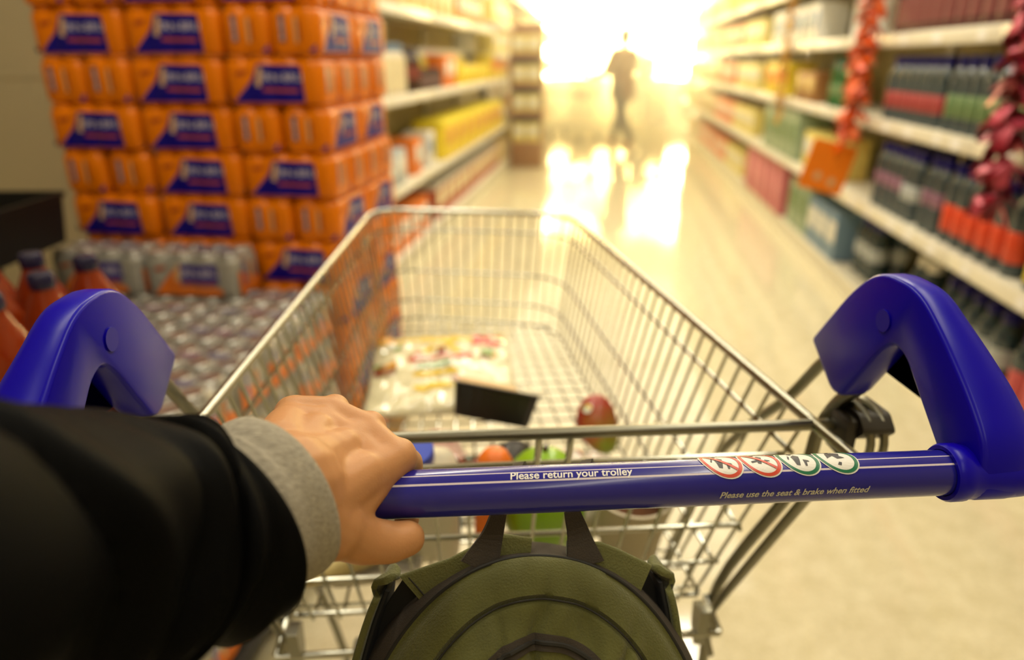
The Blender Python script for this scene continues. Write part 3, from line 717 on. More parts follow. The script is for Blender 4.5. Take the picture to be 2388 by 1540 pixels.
def zfloor(v): return 0.7125+0.055*(v-0.27)/0.78
def vr(t): return 0.165+0.105*t
def vfr(u, t): return 1.085-0.19*u-0.045*t
def tt(z, v): return max(0.0, (RIMZ-z)/(RIMZ-zfloor(v)))
def upath(t, zf, r=0.085, inset=0.0, v0=None):
    """U-shaped run right side -> front -> left side at depth t (0 rim, 1 floor)"""
    a = vr(t) if v0 is None else v0; e = 1.03
    A = (cen(a)+hw(a, t)-inset, a); B = (cen(e)+hw(e, t)-inset, vfr(cen(e)+hw(e, t), t)-inset)
    Cc = (cen(e)-hw(e, t)+inset, vfr(cen(e)-hw(e, t), t)-inset); D = (cen(a)-hw(a, t)+inset, a)
    pl = fillet([A, B, Cc, D], [0, r, r, 0], 8)
    out = []
    for i in range(len(pl)-1):
        n = 10 if (Vector(pl[i+1])-Vector(pl[i])).length > 0.3 else 1
        for k in range(n):
            p = Vector(pl[i]).lerp(Vector(pl[i+1]), k/n); out.append(p)
    out.append(Vector(pl[-1]))
    return [(p.x, p.y, zf(p.y)) for p in out]
# rim
m = MB(); m.tube([(p[0], p[1], p[2]) for p in upath(0, lambda v: RIMZ, v0=0.10)], 0.0055, 10); m.ob('basket_rim', CHROME, trol)
# wire walls: one part per wall
def zlev(k):
    return [lambda v: 0.960, lambda v: 0.843+0.04*(v-0.3), lambda v: 0.778+0.045*(v-0.3), lambda v: zfloor(v)+0.004][k]
def side_point(sgn, v, t):
    return (cen(v)+sgn*hw(v, t), v)
def split(path, lo, hi): return [p for p in path if lo(p) and hi(p)]
walls = {'side_panel_right': MB(), 'front_panel': MB(), 'side_panel_left': MB()}
VC = 1.0
for k in range(4):
    t = [0.15, 0.56, 0.84, 0.985][k]
    P = upath(t, zlev(k))
    zf = zlev(k)
    i1 = max(i for i, p in enumerate(P) if p[0] > 0 and p[1] < VC-0.02); i2 = min(i for i, p in enumerate(P) if p[0] < 0 and i > i1 and p[1] < VC+0.02)
    rr = 0.0026
    walls['side_panel_right'].tube(P[:i1+1], rr, 6); walls['front_panel'].tube(P[i1:i2+1], rr, 6); walls['side_panel_left'].tube(P[i2:], rr, 6)
def vert(mb, top, bot, foot=None, r=0.0020):
    pts = [Vector(top), Vector(bot)]
    if foot: pts.append(Vector(foot))
    mb.tube(pts, r, 6)
nv = 28
for sgn, key in ((1, 'side_panel_right'), (-1, 'side_panel_left')):
    for k in range(nv):
        v = 0.175+0.0305*k
        vb = 0.275+(v-0.175)*(0.995-0.275)/(0.995-0.175)
        a = (cen(v)+sgn*hw(v, 0), v, RIMZ); b = (cen(vb)+sgn*hw(vb, 1), vb, zfloor(vb))
        walls[key].tube([a, b], 0.0020, 6)
Pt = upath(0, lambda v: RIMZ); Pb = upath(1.0, zfloor)
def arc_pts(P, n, v_lo):
    Q = [Vector(p) for p in P if p[1] >= v_lo]; L = [0]
    for i in range(1, len(Q)): L.append(L[-1]+(Q[i]-Q[i-1]).length)
    out = []
    for k in range(n):
        s_ = L[-1]*(k+0.5)/n; i = max(j for j in range(len(L)) if L[j] <= s_)
        i = min(i, len(Q)-2); out.append(Q[i].lerp(Q[i+1], (s_-L[i])/max(1e-6, L[i+1]-L[i])))
    return out
for a, b in zip(arc_pts(Pt, 20, 1.005), arc_pts(Pb, 20, 0.965)): walls['front_panel'].tube([a, b], 0.0020, 6)
for key, nm in (('side_panel_right', 'side_panel'), ('side_panel_left', 'side_panel'), ('front_panel', 'front_panel')): walls[key].ob(nm, CHROME, trol)
# floor grid
m = MB()
for k in range(14):
    u0 = -0.21+0.0323*k; pts = [(u0*(hw(v, 1)/0.235)+cen(v), v, zfloor(v)) for v in (0.275, 0.5, 0.75, 1.0)]
    pts.append((pts[-1][0], vfr(pts[-1][0], 1.0), zfloor(1.05))); m.tube(pts, 0.0019, 6)
for k in range(25):
    v = 0.285+0.031*k; h_ = hw(v, 1); m.tube([(cen(v)-h_, v, zfloor(v)-0.0036), (cen(v)+h_, v, zfloor(v)-0.0036)], 0.0019, 6)
m.ob('floor_grid', CHROME, trol)
# rear gate, hinged on the cross bar
def gate(u, w): return (u, 0.165+(-0.058-w)*0.105/0.287, HZ+w)
m = MB()
for w_, r_ in ((-0.098, 0.0030), (-0.207, 0.0032), (-0.275, 0.0030), (-0.345, 0.0032)):
    hwid = 0.262+(w_+0.058)*0.10; m.tube([gate(-hwid, w_), gate(hwid, w_)], r_, 8)
for k in range(15):
    u0 = -0.229+0.0323*k
    a = gate(u0, -0.098); b = gate(u0*0.93, -0.350); m.tube([(a[0], a[1]-0.005, a[2]), (b[0], b[1]-0.005, b[2])], 0.0020, 6)
for u0 in (0.0275, 0.0555):        # two hanging stubs between cross bar and gate
    a = gate(u0, -0.060); b = gate(u0, -0.100); m.tube([(a[0], a[1]-0.004, a[2]), (b[0], b[1]-0.004, b[2])], 0.0032, 8)
gt = m.ob('rear_gate', CHROME, trol)
m = MB(); m.tube([(0.0, 0.1525, HZ-0.092), (0.018, 0.142, HZ-0.098), (0.042, 0.138, HZ-0.100), (0.066, 0.142, HZ-0.098), (0.084, 0.152, HZ-0.092)], 0.004, 8)
m.ob('bag_hook', BLACKP, gt)
m = MB(); m.tube([(-0.300, 0.163, HZ-0.056), (0.0, 0.163, HZ-0.057), (0.300, 0.163, HZ-0.058)], 0.0052, 12); m.ob('hinge_bar', STEEL_D, trol)
for sgn in (1, -1):                # black hinge clips with wire loops round them
    H = MB(); H.rbox((min(sgn*0.290, sgn*0.303), 0.142, HZ-0.084), (max(sgn*0.290, sgn*0.303), 0.176, HZ-0.044), 0.006)
    H.prism(fillet([(0.148, HZ-0.066), (0.186, HZ-0.050), (0.186, HZ-0.042), (0.148, HZ-0.040), (0.135, HZ-0.052)], 0.004, 3), 0.302, 0.330, 0, Matrix(((0, 0, sgn, 0), (1, 0, 0, 0), (0, 1, 0, 0), (0, 0, 0, 1))))
    hc = H.ob('hinge_clip', BLACKP, trol)
    lp = MB()
    for dv in (0.0, 0.012):
        lp.tube(catmull([(sgn*(0.288+dv+0.022), 0.150, HZ-0.100), (sgn*(0.290+dv+0.022), 0.138, HZ-0.072), (sgn*(0.288+dv+0.022), 0.146, HZ-0.046), (sgn*(0.284+dv+0.022), 0.166, HZ-0.038), (sgn*(0.284+dv+0.022), 0.184, HZ-0.050), (sgn*(0.286+dv+0.022), 0.186, HZ-0.085)], 4), 0.0036, 8)
    lp.ob('wire_loop', STEEL_D, hc)
# blue handle bar with printed stripes, notices and roundels
HR = 0.0143
m = MB(); angs = []; k = 0
edges = sorted(set([i*10 for i in range(36)]+[52, 57, 77, 82]))
vs = []; fs = []; mi = []
us = [-0.266, 0.270]
n = len(edges)
for u in us:
    for a in edges: vs.append((u, -HR*cos(radians(a)), HZ+HR*sin(radians(a))))
for i in range(n):
    j = (i+1) % n; fs.append((i, j, n+j, n+i)); mi.append(1 if edges[i] in (52, 77) else 0)
for f_, q in zip(fs, mi): m.add([vs[x] for x in f_], [(0, 1, 2, 3)], q)
m.add([vs[i] for i in range(n)], [tuple(range(n))]); m.add([vs[n+i] for i in range(n)], [tuple(range(n))])
hb = m.ob('handle_bar', [BLUE_H, STRIPE], trol, angle=30)
def on_bar(u0, a0, e=0.00035, lean=0.0):
    def fn(x, y):
        a = radians(a0)+y/HR; return (u0+x+lean*y, -(HR+e)*cos(a), HZ+(HR+e)*sin(a))
    return fn
PRINT_W = mat('print_white', rgb(232, 228, 224), rough=0.4); PRINT_C = mat('print_grey_white', rgb(196, 192, 178), rough=0.4)
m = MB(); drape_me(m, text_mesh('Please return your trolley', 0.0070, 0.08, 0.002), on_bar(0.0265, 67.5), 0); L1 = m.ob('lettering', PRINT_W, hb, smooth=False)
m = MB(); drape_me(m, text_mesh('Please use the seat & brake when fitted', 0.0058, 0.30, 0.002), on_bar(0.1615, 0), 0); L2 = m.ob('lettering', PRINT_C, hb, smooth=False)
RDISC = mat('roundel_white', rgb(226, 224, 216), rough=0.35); RRED = mat('roundel_red', rgb(206, 64, 30), rough=0.35); RGRN = mat('roundel_green', rgb(16, 110, 74), rough=0.35); RINK = mat('roundel_ink', rgb(46, 42, 46), rough=0.4)
def ringpoly(mb, ro, ri, fn, mi, n=40):
    P = []
    for k in range(n):
        q = 2*pi*k/n; P.append((fn(ro*cos(q), ro*sin(q)), fn(ri*cos(q), ri*sin(q))))
    for k in range(n):
        a, b = P[k], P[(k+1) % n]; mb.add([a[0], b[0], b[1], a[1]], [(0, 1, 2, 3)], mi)
for i, (u0, col) in enumerate(((0.1192, RRED), (0.1434, RRED), (0.1676, RGRN), (0.1918, RGRN))):
    m = MB(); R0 = 0.0122; A0 = 88; LN = 0.30
    bm = flat_poly(circ(R0, 36), 0.003); drape_bm(m, bm, on_bar(u0, A0, 0.0004, -LN), 0)
    ringpoly(m, 0.0114, 0.0095, on_bar(u0, A0, 0.0006, -LN), 1)
    f3 = on_bar(u0, A0, 0.0006, -LN)
    figs = [[(-0.004, -0.005), (-0.003, 0.002), (0.0, 0.004), (0.002, 0.002), (0.0005, -0.001), (-0.002, -0.0055)],
            [(0.001, -0.006), (0.0024, -0.001), (0.005, -0.002), (0.0054, -0.003), (0.0035, -0.003), (0.0022, -0.006)],
            [(-0.0065, 0.000), (-0.0045, 0.003), (-0.004, 0.002), (-0.006, -0.001)]]
    if i == 1: figs = [[(x*0.9+0.001, y*0.8+0.001) for x, y in p] for p in figs[:2]]+[[(-0.006, -0.001), (-0.002, 0.000), (-0.002, -0.0015), (-0.006, -0.0025)]]
    if i == 3: figs = [[(-0.006, -0.001), (-0.004, 0.004), (0.001, 0.006), (0.005, 0.004), (0.003, 0.001), (0.005, -0.001), (0.0, -0.0015), (-0.001, 0.0015)], [(-0.003, -0.006), (-0.001, -0.004), (0.0005, -0.0045), (-0.001, -0.0065)]]
    for pz in figs: drape_bm(m, flat_poly(pz, 0.002), f3, 2)
    drape_bm(m, flat_poly(circ(0.0014, 12, -0.001, 0.0062), 0.002), f3, 2)
    if i < 2:
        s_ = 0.0066; drape_bm(m, flat_poly([(-s_-0.0007, s_-0.0007), (-s_+0.0007, s_+0.0007), (s_+0.0007, -s_+0.0007), (s_-0.0007, -s_-0.0007)], 0.002), on_bar(u0, A0, 0.0008, -LN), 1)
    m.ob('warning_roundel' if i < 2 else 'advice_roundel', [RDISC, col, RINK], hb, smooth=False)
# blue end arms: rounded hooks running forward from the handle ends
ARM = [(-0.018, -0.006), (-0.012, 0.024), (0.012, 0.048), (0.048, 0.076), (0.080, 0.096), (0.126, 0.096), (0.156, 0.070), (0.203, 0.008), (0.158, -0.022), (0.142, -0.020), (0.106, 0.036), (0.092, 0.050), (0.076, 0.046), (0.052, 0.024), (0.018, -0.006), (0.006, -0.018), (-0.010, -0.016)]
AR = [0.012, 0.03, 0.06, 0.06, 0.045, 0.045, 0.05, 0.006, 0.014, 0.010, 0.03, 0.012, 0.018, 0.03, 0.02, 0.012, 0.01]
def inset_poly(P, d):
    n = len(P); out = []
    for k in range(n):
        a, b = Vector(P[k-1]), Vector(P[(k+1) % n]); t = (b-a); t.normalize(); out.append((P[k][0]-t.y*d*ORI, P[k][1]+t.x*d*ORI))
    return out
_pf = fillet(ARM, AR, 6)
ORI = 1 if sum(_pf[k-1][0]*_pf[k][1]-_pf[k][0]*_pf[k-1][1] for k in range(len(_pf))) > 0 else -1
def arm(sgn):
    u0 = 0.278; n = len(_pf); mb = MB(); vs = []
    secs = [(0.0, 0.0030), (0.0008, 0.0012), (0.003, 0.0), (0.016, 0.0), (0.021, 0.0009), (0.0255, 0.0032), (0.0285, 0.0066), (0.030, 0.0105)]
    for du, ins in secs:
        for v, z in inset_poly(_pf, ins):
            t = min(1.0, max(0.0, (0.075-v)/0.075)); fl_ = t*t*(3-2*t)
            vs.append((sgn*(u0+du*(1+0.40*fl_)), v, HZ+z))
    mb.add(vs, [(i*n+k, i*n+(k+1) % n, (i+1)*n+(k+1) % n, (i+1)*n+k) for i in range(len(secs)-1) for k in range(n)]+[tuple(range(n)), tuple((len(secs)-1)*n+k for k in range(n))])
    a = mb.ob('handle_arm', BLUE, trol, angle=50)
    c = MB()                               # collar that grips the bar
    pr = [(0.264, 0.0148), (0.264, 0.0172), (0.266, 0.0184), (0.274, 0.0184), (0.276, 0.0174), (0.284, 0.0172), (0.300, 0.0176), (0.314, 0.0168), (0.318, 0.013), (0.318, 0.001)]
    vs = []; nn = 28
    for u, r_ in pr:
        for k in range(nn): q = 2*pi*k/nn; vs.append((sgn*u, -r_*cos(q), HZ+r_*sin(q)))
    c.add(vs, [(i*nn+k, i*nn+(k+1) % nn, (i+1)*nn+(k+1) % nn, (i+1)*nn+k) for i in range(len(pr)-1) for k in range(nn)]); c.ob('bar_collar', BLUE, a)
    d = MB(); d.tube([(sgn*0.2785, 0.107, HZ+0.062), (sgn*0.2768, 0.107, HZ+0.062)], 0.0085, 20); d.ob('screw_cap', BLUE, a)
    return a
arm(1); arm(-1)
# rods from the arms down outside the basket, chassis, casters
for sgn in (1, -1):
    s1 = MB(); s1.tube(catmull([(sgn*0.300, 0.180, HZ+0.005), (sgn*0.297, 0.205, HZ-0.015), (sgn*0.294, 0.254, HZ-0.079), (sgn*0.291, 0.320, HZ-0.148), (sgn*0.284, 0.40, HZ-0.255), (sgn*0.265, 0.46, 0.62), (sgn*0.24, 0.50, 0.42), (sgn*0.225, 0.52, 0.24)], 5), 0.0058, 10); s1.ob('support_rod', STEEL_D, trol)
    s2 = MB(); s2.tube(catmull([(sgn*0.300, 0.150, HZ-0.015), (sgn*0.296, 0.172, HZ-0.042), (sgn*0.288, 0.180, HZ-0.075), (sgn*0.282, 0.190, HZ-0.14), (sgn*0.256, 0.268, HZ-0.33), (sgn*0.252, 0.272, 0.60), (sgn*0.25, 0.262, 0.40), (sgn*0.25, 0.25, 0.24)], 5), 0.0062, 10); s2.ob('rear_post', STEEL_D, trol)
    s3 = MB(); s3.tube([(sgn*0.277, 0.150, HZ-0.115), (sgn*0.2545, 0.238, HZ-0.31), (sgn*0.248, 0.258, HZ-0.358)], 0.0050, 10); s3.ob('corner_post', STEEL_D, trol)
m = MB(); m.tube([(-0.25, 0.235, HZ-0.370), (0.25, 0.235, HZ-0.370)], 0.0044, 10); m.tube([(-0.25, 0.235, HZ-0.370), (-0.245, 0.275, HZ-0.352)], 0.004, 8); m.tube([(0.25, 0.235, HZ-0.370), (0.245, 0.275, HZ-0.352)], 0.004, 8)
lb = m.ob('lower_rear_bar', CHROME, trol)
m = MB(); m.rbox((-0.165, 0.226, HZ-0.386), (-0.105, 0.246, HZ-0.356), 0.004); m.ob('bumper_block', mat('bumper_grey', rgb(120, 114, 98), rough=0.6), lb)
for sgn in (1, -1):
    m = MB()
    for dz in (-0.02, 0.018): m.tube([(sgn*0.238, 0.243, HZ-0.36+dz), (sgn*0.244, 0.236, HZ-0.385+dz)], 0.0035, 6)
    m.prism(fillet([(0.225, HZ-0.33), (0.252, HZ-0.335), (0.250, HZ-0.372), (0.236, HZ-0.390), (0.230, HZ-0.365)], 0.004, 3), 0.221, 0.233, 0, Matrix(((0, 0, sgn, 0), (1, 0, 0, 0), (0, 1, 0, 0), (0, 0, 0, 1))))
    m.ob('hinge_hook', STEEL_D, trol)
m = MB()
m.tube([(-0.25, 0.25, 0.22), (-0.20, 1.02, 0.22), (0.0, 1.10, 0.22), (0.19, 1.00, 0.22), (0.25, 0.25, 0.22)], 0.011, 12)
m.tube([(-0.25, 0.26, 0.22), (0.25, 0.26, 0.22)], 0.009, 10)
m.ob('chassis_frame', STEEL_D, trol)
for (x, y, a) in ((-0.235, 0.262, 0.2), (0.24, 0.27, -0.3), (-0.19, 0.98, 0.1), (0.185, 0.97, 0.1)):
    m = MB(); m.tube([(x, y, 0.21), (x, y, 0.145)], 0.012, 12); m.rbox((x-0.022, y-0.02, 0.135), (x+0.022, y+0.02, 0.147), 0.003)
    for s_ in (-1, 1): m.prism(fillet([(y-0.02, 0.14), (y+0.02, 0.14), (y-0.01, 0.055), (y-0.035, 0.055)], 0.006, 3), x+s_*0.020-0.0015, x+s_*0.020+0.0015, 0, Matrix(((0, 0, 1, 0), (1, 0, 0, 0), (0, 1, 0, 0), (0, 0, 0, 1))))
    cst = m.ob('caster', STEEL_D, trol)
    m = MB(); prf = [(-0.014, 0.045), (-0.012, 0.058), (0.0, 0.0625), (0.012, 0.058), (0.014, 0.045), (0.014, 0.004)]
    vs = []; nn = 24
    for uu, r_ in [(-0.014, 0.004)]+prf:
        for k in range(nn): q = 2*pi*k/nn; vs.append((x+uu, y-0.022+r_*cos(q), 0.0628+r_*sin(q)))
    m.add(vs, [(i*nn+k, i*nn+(k+1) % nn, (i+1)*nn+(k+1) % nn, (i+1)*nn+k) for i in range(len(prf)) for k in range(nn)]); m.ob('wheel', RUBBER, cst)

# ================================================================ FIGURES: smooth bodies grown from tapered limbs
def capsule(mb, p0, r0, p1, r1, n=14):
    p0, p1 = Vector(p0), Vector(p1); d = (p1-p0)
    if d.length < 1e-6: mb.ell(p0, (r0, r0, r0), n, n//2); return
    d.normalize(); pts = []; rs = []
    for k in range(6):
        q = -pi/2+pi/2*k/5; pts.append(p0+d*r0*sin(q)); rs.append(max(1e-4, r0*cos(q)))
    for k in range(1, 6):
        q = pi/2*k/5; pts.append(p1+d*r1*sin(q)); rs.append(max(1e-4, r1*cos(q)))
    pts.insert(6, p1.copy()); rs.insert(6, r1)
    mb.tube(pts, rs, n)
def flesh(name, mb, m, voxel, parent=None, smooth=6, factor=0.5, disp=None):
    me = bpy.data.meshes.new('tmp'); me.from_pydata([tuple(v) for v in mb.v], [], mb.f)
    o = bpy.data.objects.new('tmp', me); COL.objects.link(o)
    md = o.modifiers.new('r', 'REMESH'); md.mode = 'VOXEL'; md.voxel_size = voxel
    sm = o.modifiers.new('s', 'SMOOTH'); sm.iterations = smooth; sm.factor = factor
    dg = bpy.context.evaluated_depsgraph_get(); dg.update()
    out = bpy.data.meshes.new_from_object(o.evaluated_get(dg)); bpy.data.objects.remove(o); bpy.data.meshes.remove(me)
    out.name = name; out.materials.clear(); out.materials.append(m)
    if disp:
        for v in out.vertices: v.co = disp(v.co)
    for p in out.polygons: p.use_smooth = True
    return link(name, out, parent)

SKIN = mat('skin', rgb(192, 138, 92), rough=0.46, var=0.07, vscale=60, sss=0.12, bump=0.10, bscale=900, spec=0.28)
person = thing('person', 'person in a black jacket whose left hand grips the blue handle', 'person', TW(0, 0, -HZ), TROT)
def L(u, v, w_): return Vector((u, v, HZ+w_))
hand = MB()
wr = L(-0.131, -0.0400, 0.0325); el = L(-0.163, -0.082, 0.041)
mb0 = {'p': L(-0.138, -0.014, 0.043), 'r': L(-0.129, -0.022, 0.037), 'm': L(-0.121, -0.029, 0.031), 'i': L(-0.113, -0.036, 0.023)}
mc = {'i': L(-0.0765, 0.012, 0.0205), 'm': L(-0.0960, 0.033, 0.0285), 'r': L(-0.1195, 0.044, 0.0355), 'p': L(-0.1430, 0.041, 0.0385)}
# forearm, then the palm as four metacarpals laid side by side
capsule(hand, L(-0.270, -0.480, 0.310), 0.052, L(-0.240, -0.285, 0.150), 0.046); capsule(hand, L(-0.240, -0.285, 0.150), 0.046, L(-0.190, -0.133, 0.074), 0.040); capsule(hand, L(-0.190, -0.133, 0.074), 0.038, el, 0.035); capsule(hand, el, 0.035, wr, 0.0325); capsule(hand, wr, 0.0325, wr.lerp(mc['m'], 0.45), 0.0170)
for k, r0, r1 in (('i', 0.0150, 0.0122), ('m', 0.0145, 0.0120), ('r', 0.0140, 0.0115), ('p', 0.0135, 0.0108)):
    capsule(hand, wr, 0.027, mb0[k], r0+0.0035); capsule(hand, mb0[k], r0+0.0035, mb0[k].lerp(mc[k], 0.5), r0-0.0005)
    capsule(hand, mb0[k], r0, mc[k]-Vector((0, 0, 0.0030)), r1)
    capsule(hand, mc[k]-Vector((0, 0.003, 0.0016)), 0.0108 if k != 'p' else 0.0096, mc[k]+Vector((0.001, 0.002, -0.0010)), 0.0102 if k != 'p' else 0.0090)   # knuckle
    capsule(hand, mb0[k].lerp(mc[k], 0.35)+Vector((0, 0, 0.0080)), 0.0026, mc[k]+Vector((0, -0.005, 0.0042)), 0.0042, 8)        # tendon
for a, b in (('i', 'm'), ('m', 'r'), ('r', 'p')):
    for t in (0.0, 0.35, 0.7, 0.93):
        pa, pb_ = mb0[a].lerp(mc[a], t), mb0[b].lerp(mc[b], t); q = Vector((0, 0, 0.0012))
        capsule(hand, pa-q, 0.0116, pb_-q, 0.0112)
    pa, pb_ = mc[a]+Vector((0.002, 0.010, -0.010)), mc[b]+Vector((0.002, 0.010, -0.010)); capsule(hand, pa, 0.0080, pb_, 0.0076)
capsule(hand, mb0['p']+Vector((-0.006, 0.0, -0.004)), 0.0125, mc['p']+Vector((-0.004, -0.006, -0.009)), 0.0095)
# four fingers curl over the bar and under it
for k, ln, rr in (('i', 1.0, 0.0096), ('m', 1.08, 0.0098), ('r', 1.0, 0.0093), ('p', 0.82, 0.0082)):
    a = mc[k]-Vector((0, 0, 0.002)); x = a.x
    pip = Vector((x+0.004, 0.034+(0.020 if k in 'rp' else 0.012 if k == 'm' else 0.0), HZ+0.000)); dip = Vector((x+0.004, 0.030, HZ-0.018*ln)); tip = Vector((x+0.003, 0.009, HZ-0.0265))
    capsule(hand, a, rr*1.08, pip, rr); capsule(hand, pip, rr, dip, rr*0.92); capsule(hand, dip, rr*0.92, tip, rr*0.82)
# thumb leaves the side of the palm near its base and lies along the bar
t0, t1, t2, t3 = L(-0.108, -0.039, 0.008), L(-0.094, -0.0300, -0.0085), L(-0.0800, -0.0255, -0.0145), L(-0.0705, -0.0220, -0.0150)
capsule(hand, wr+Vector((0.006, -0.002, -0.008)), 0.027, t0, 0.0185); capsule(hand, t0, 0.0165, t1, 0.0140); capsule(hand, t1, 0.0136, t2, 0.0122); capsule(hand, t2, 0.0120, t3, 0.0106)
capsule(hand, t0, 0.0140, mc['i']-Vector((0.012, 0.018, 0.006)), 0.0110); capsule(hand, t0, 0.0130, mb0['i'].lerp(mc['i'], 0.5), 0.012)      # web between thumb and forefinger
body = flesh('body', hand, SKIN, 0.0015, person, 14, 0.5)
# grey knit cuff and black quilted sleeve
def sleeve_mesh(path, radii, n, wrinkle, thick, seed, squash=1.0, tilt=0.0):
    m = MB(); pts = catmull(path, 8); N = len(pts); R = []
    for i in range(N):
        t = i/(N-1)*(len(radii)-1); j = min(int(t), len(radii)-2); R.append(radii[j]+(radii[j+1]-radii[j])*(t-j))
    tang = [(pts[min(i+1, N-1)]-pts[max(i-1, 0)]).normalized() for i in range(N)]
    a = tang[0].cross(Vector((0, 0, 1))).normalized(); rows = []
    for i in range(N):
        a = (a-tang[i]*a.dot(tang[i])).normalized(); b = tang[i].cross(a); row = []
        for k in range(n):
            q = 2*pi*k/n; d = a*cos(q)*squash+b*sin(q); r = R[i]+wrinkle(i/(N-1), q)
            f_ = max(0.0, ((i-(N-1))/8.0+1.5)/1.5)**1.5; row.append((pts[i]-tang[i]*tilt*f_*d.dot(Vector((-0.25, 0.36, 0.90))), d, r))
        rows.append(row)
    outer = [[p+d*r for p, d, r in row] for row in rows]; inner = [[p+d*(r-thick) for p, d, r in row] for row in rows]
    # rounded hem at the open end
    hem = [p+tang[-1]*thick*0.5+d*(r-thick*0.5) for p, d, r in rows[-1]]
    seq = outer+[hem]+inner[::-1]; vs = [v for row in seq for v in row]; M = len(seq)
    m.add(vs, [(i*n+k, i*n+(k+1) % n, (i+1)*n+(k+1) % n, (i+1)*n+k) for i in range(M-1) for k in range(n)])
    return m
KNIT = mat('grey_marl_knit', rgb(158, 150, 134), rough=0.95, var=0.55, vscale=620, bump=0.5, bscale=900, stretch=(0.35, 1, 1))
cuff = sleeve_mesh([L(-0.172, -0.094, 0.048), L(-0.160, -0.078, 0.038), L(-0.1470, -0.061, 0.0320), L(-0.1345, -0.0425, 0.0325)], [0.043, 0.0435, 0.0448, 0.0455], 96,
                   lambda t, q: 0.0005*sin(q*48)+0.0010*sin(3*q+5*t)+0.0007*sin(t*22), 0.003, 2)
cuff.ob('sweater_cuff', KNIT, person, angle=80)
JACK = mat('black_jacket', (0.0020, 0.0020, 0.0020, 1), rough=0.60, spec=0.045, bump=0.10, bscale=500)
def wrk(t, q):
    s_ = 0.0
    for k, (t0_, ph, am) in enumerate(((0.20, 0.3, 0.009), (0.36, 1.4, 0.010), (0.50, 2.6, 0.011), (0.62, 0.8, 0.009), (0.73, 3.5, 0.008), (0.84, 1.9, 0.007))):
        c = t0_+0.07*sin(q+ph)+0.03*sin(2*q+ph*2); s_ += -am*math.exp(-((t-c)/0.024)**2)*(0.55+0.45*cos(q-ph))+am*0.6*math.exp(-((t-c-0.06)/0.05)**2)*(0.55+0.45*cos(q-ph))
    return (s_+0.0015*sin(5*q+9*t))*min(1, (1-t)*7)
slv = sleeve_mesh([L(-0.275, -0.500, 0.330), L(-0.275, -0.385, 0.215), L(-0.240, -0.285, 0.150), L(-0.203, -0.205, 0.112), L(-0.199, -0.168, 0.094), L(-0.189, -0.133, 0.074), L(-0.177, -0.103, 0.0545), L(-0.171, -0.092, 0.0475), L(-0.1630, -0.082, 0.0405), L(-0.1535, -0.0690, 0.0345)],
                  [0.078, 0.072, 0.064, 0.053, 0.052, 0.0520, 0.0520, 0.0515, 0.0510, 0.0500], 96, lambda t, q: wrk(1.5*t-0.5, q), 0.0045, 5, 1.0, 0.020)
slv.ob('jacket_sleeve', JACK, person, angle=80)

# ================================================================ BACKPACK hanging on the bag hook behind the handle
OLIVE = mat('olive_canvas', rgb(86, 86, 34), rough=0.85, var=0.30, vscale=38, bump=0.4, bscale=700, sheen=0.2)
OLIVE2 = mat('olive_canvas_strap', rgb(96, 96, 46), rough=0.85, var=0.15, vscale=45, bump=0.4, bscale=700, sheen=0.2)
GUSS = mat('dark_brown_webbing', rgb(56, 48, 38), rough=0.85, var=0.15, vscale=80, bump=0.3, bscale=900)
PIPE = mat('piping_dark', rgb(26, 24, 18), rough=0.7); INSIDE = mat('strap_lining_black', rgb(14, 14, 14), rough=0.8)
BT = radians(33)        # the front panel leans away from the person towards its top
bag = thing('backpack', 'olive green canvas backpack hanging under the trolley handle', 'backpack', TW(0.018, 0.010, -0.060), (0, 0, TY))
# bag frame: x right, s down the front panel, d out of the panel towards the person
es = Vector((-0.13, -sin(BT), -cos(BT))).normalized(); ed = Vector((0, -cos(BT), sin(BT))); ex = ed.cross(es).normalized(); ex = ex if ex.x > 0 else -ex
def BP(x, s_, d): return ex*x+es*s_+ed*d
def arch(x, half, rise, p=2.2):
    t = min(1.0, abs(x)/half); return rise*(1-(1-t**p)**(1/p))
def contour(off, n=40, H=0.36):
    """outline of the front panel, inset by off: an arch with straight sides"""
    half = 0.118-off; rise = 0.170-off*0.6; pts = []
    for k in range(n+1):
        q = pi*k/n; c, s_ = cos(q), sin(q); x = -half*(1 if c > 0 else -1)*abs(c)**0.95
        pts.append((x, off+rise*(1-s_**0.92)))
    return [(-half, H)]+pts+[(half, H)]
def bulge(x, s_):
    f = max(0.0, 1-(x/0.118)**2); g = min(1.0, max(0.0, (s_-arch(x, 0.118, 0.170, 2.0))/0.05))
    n_ = noise.noise(Vector((x*26, s_*20, 1.3)))*0.0080+noise.noise(Vector((x*60, s_*32, 4.1)))*0.0045
    rad = math.atan2(x, 0.24-s_)+0.05*noise.noise(Vector((x*30, s_*30, 0))); rk = -sum(A_*math.exp(-((rad-c_)/w_)**2) for c_, w_, A_ in CREASE)*min(1, g*1.6)
    return 0.030*f**0.5*(g**0.6)+(n_+rk)*g
m = MB(); rows = []
SEAM, Z0, Z1 = 0.0235, 0.0425, 0.0515
offs = [0.0, 0.0015, 0.003, 0.005, 0.007, 0.0095, 0.012, 0.0145, 0.017, 0.019, 0.021, SEAM, 0.026, 0.028, 0.0305, 0.033, 0.036, 0.039, 0.0425, 0.046, 0.050, 0.055, 0.060, 0.066, 0.072, 0.079, 0.086, 0.093, 0.100, 0.112]
random.seed(21); CREASE = [(random.uniform(-1.7, 1.7), random.uniform(0.014, 0.030), random.uniform(0.0030, 0.0070)*random.choice((1, 1, -0.6))) for _ in range(34)]
nc = len(contour(0))
for o_ in offs:
    cpt = contour(o_, 170); rows.append([BP(x, s_, bulge(x, s_)-(0.0045 if abs(o_-SEAM) < 1e-4 else 0)) for x, s_ in cpt])
nr = len(rows[0]); vs = [p for r in rows for p in r]
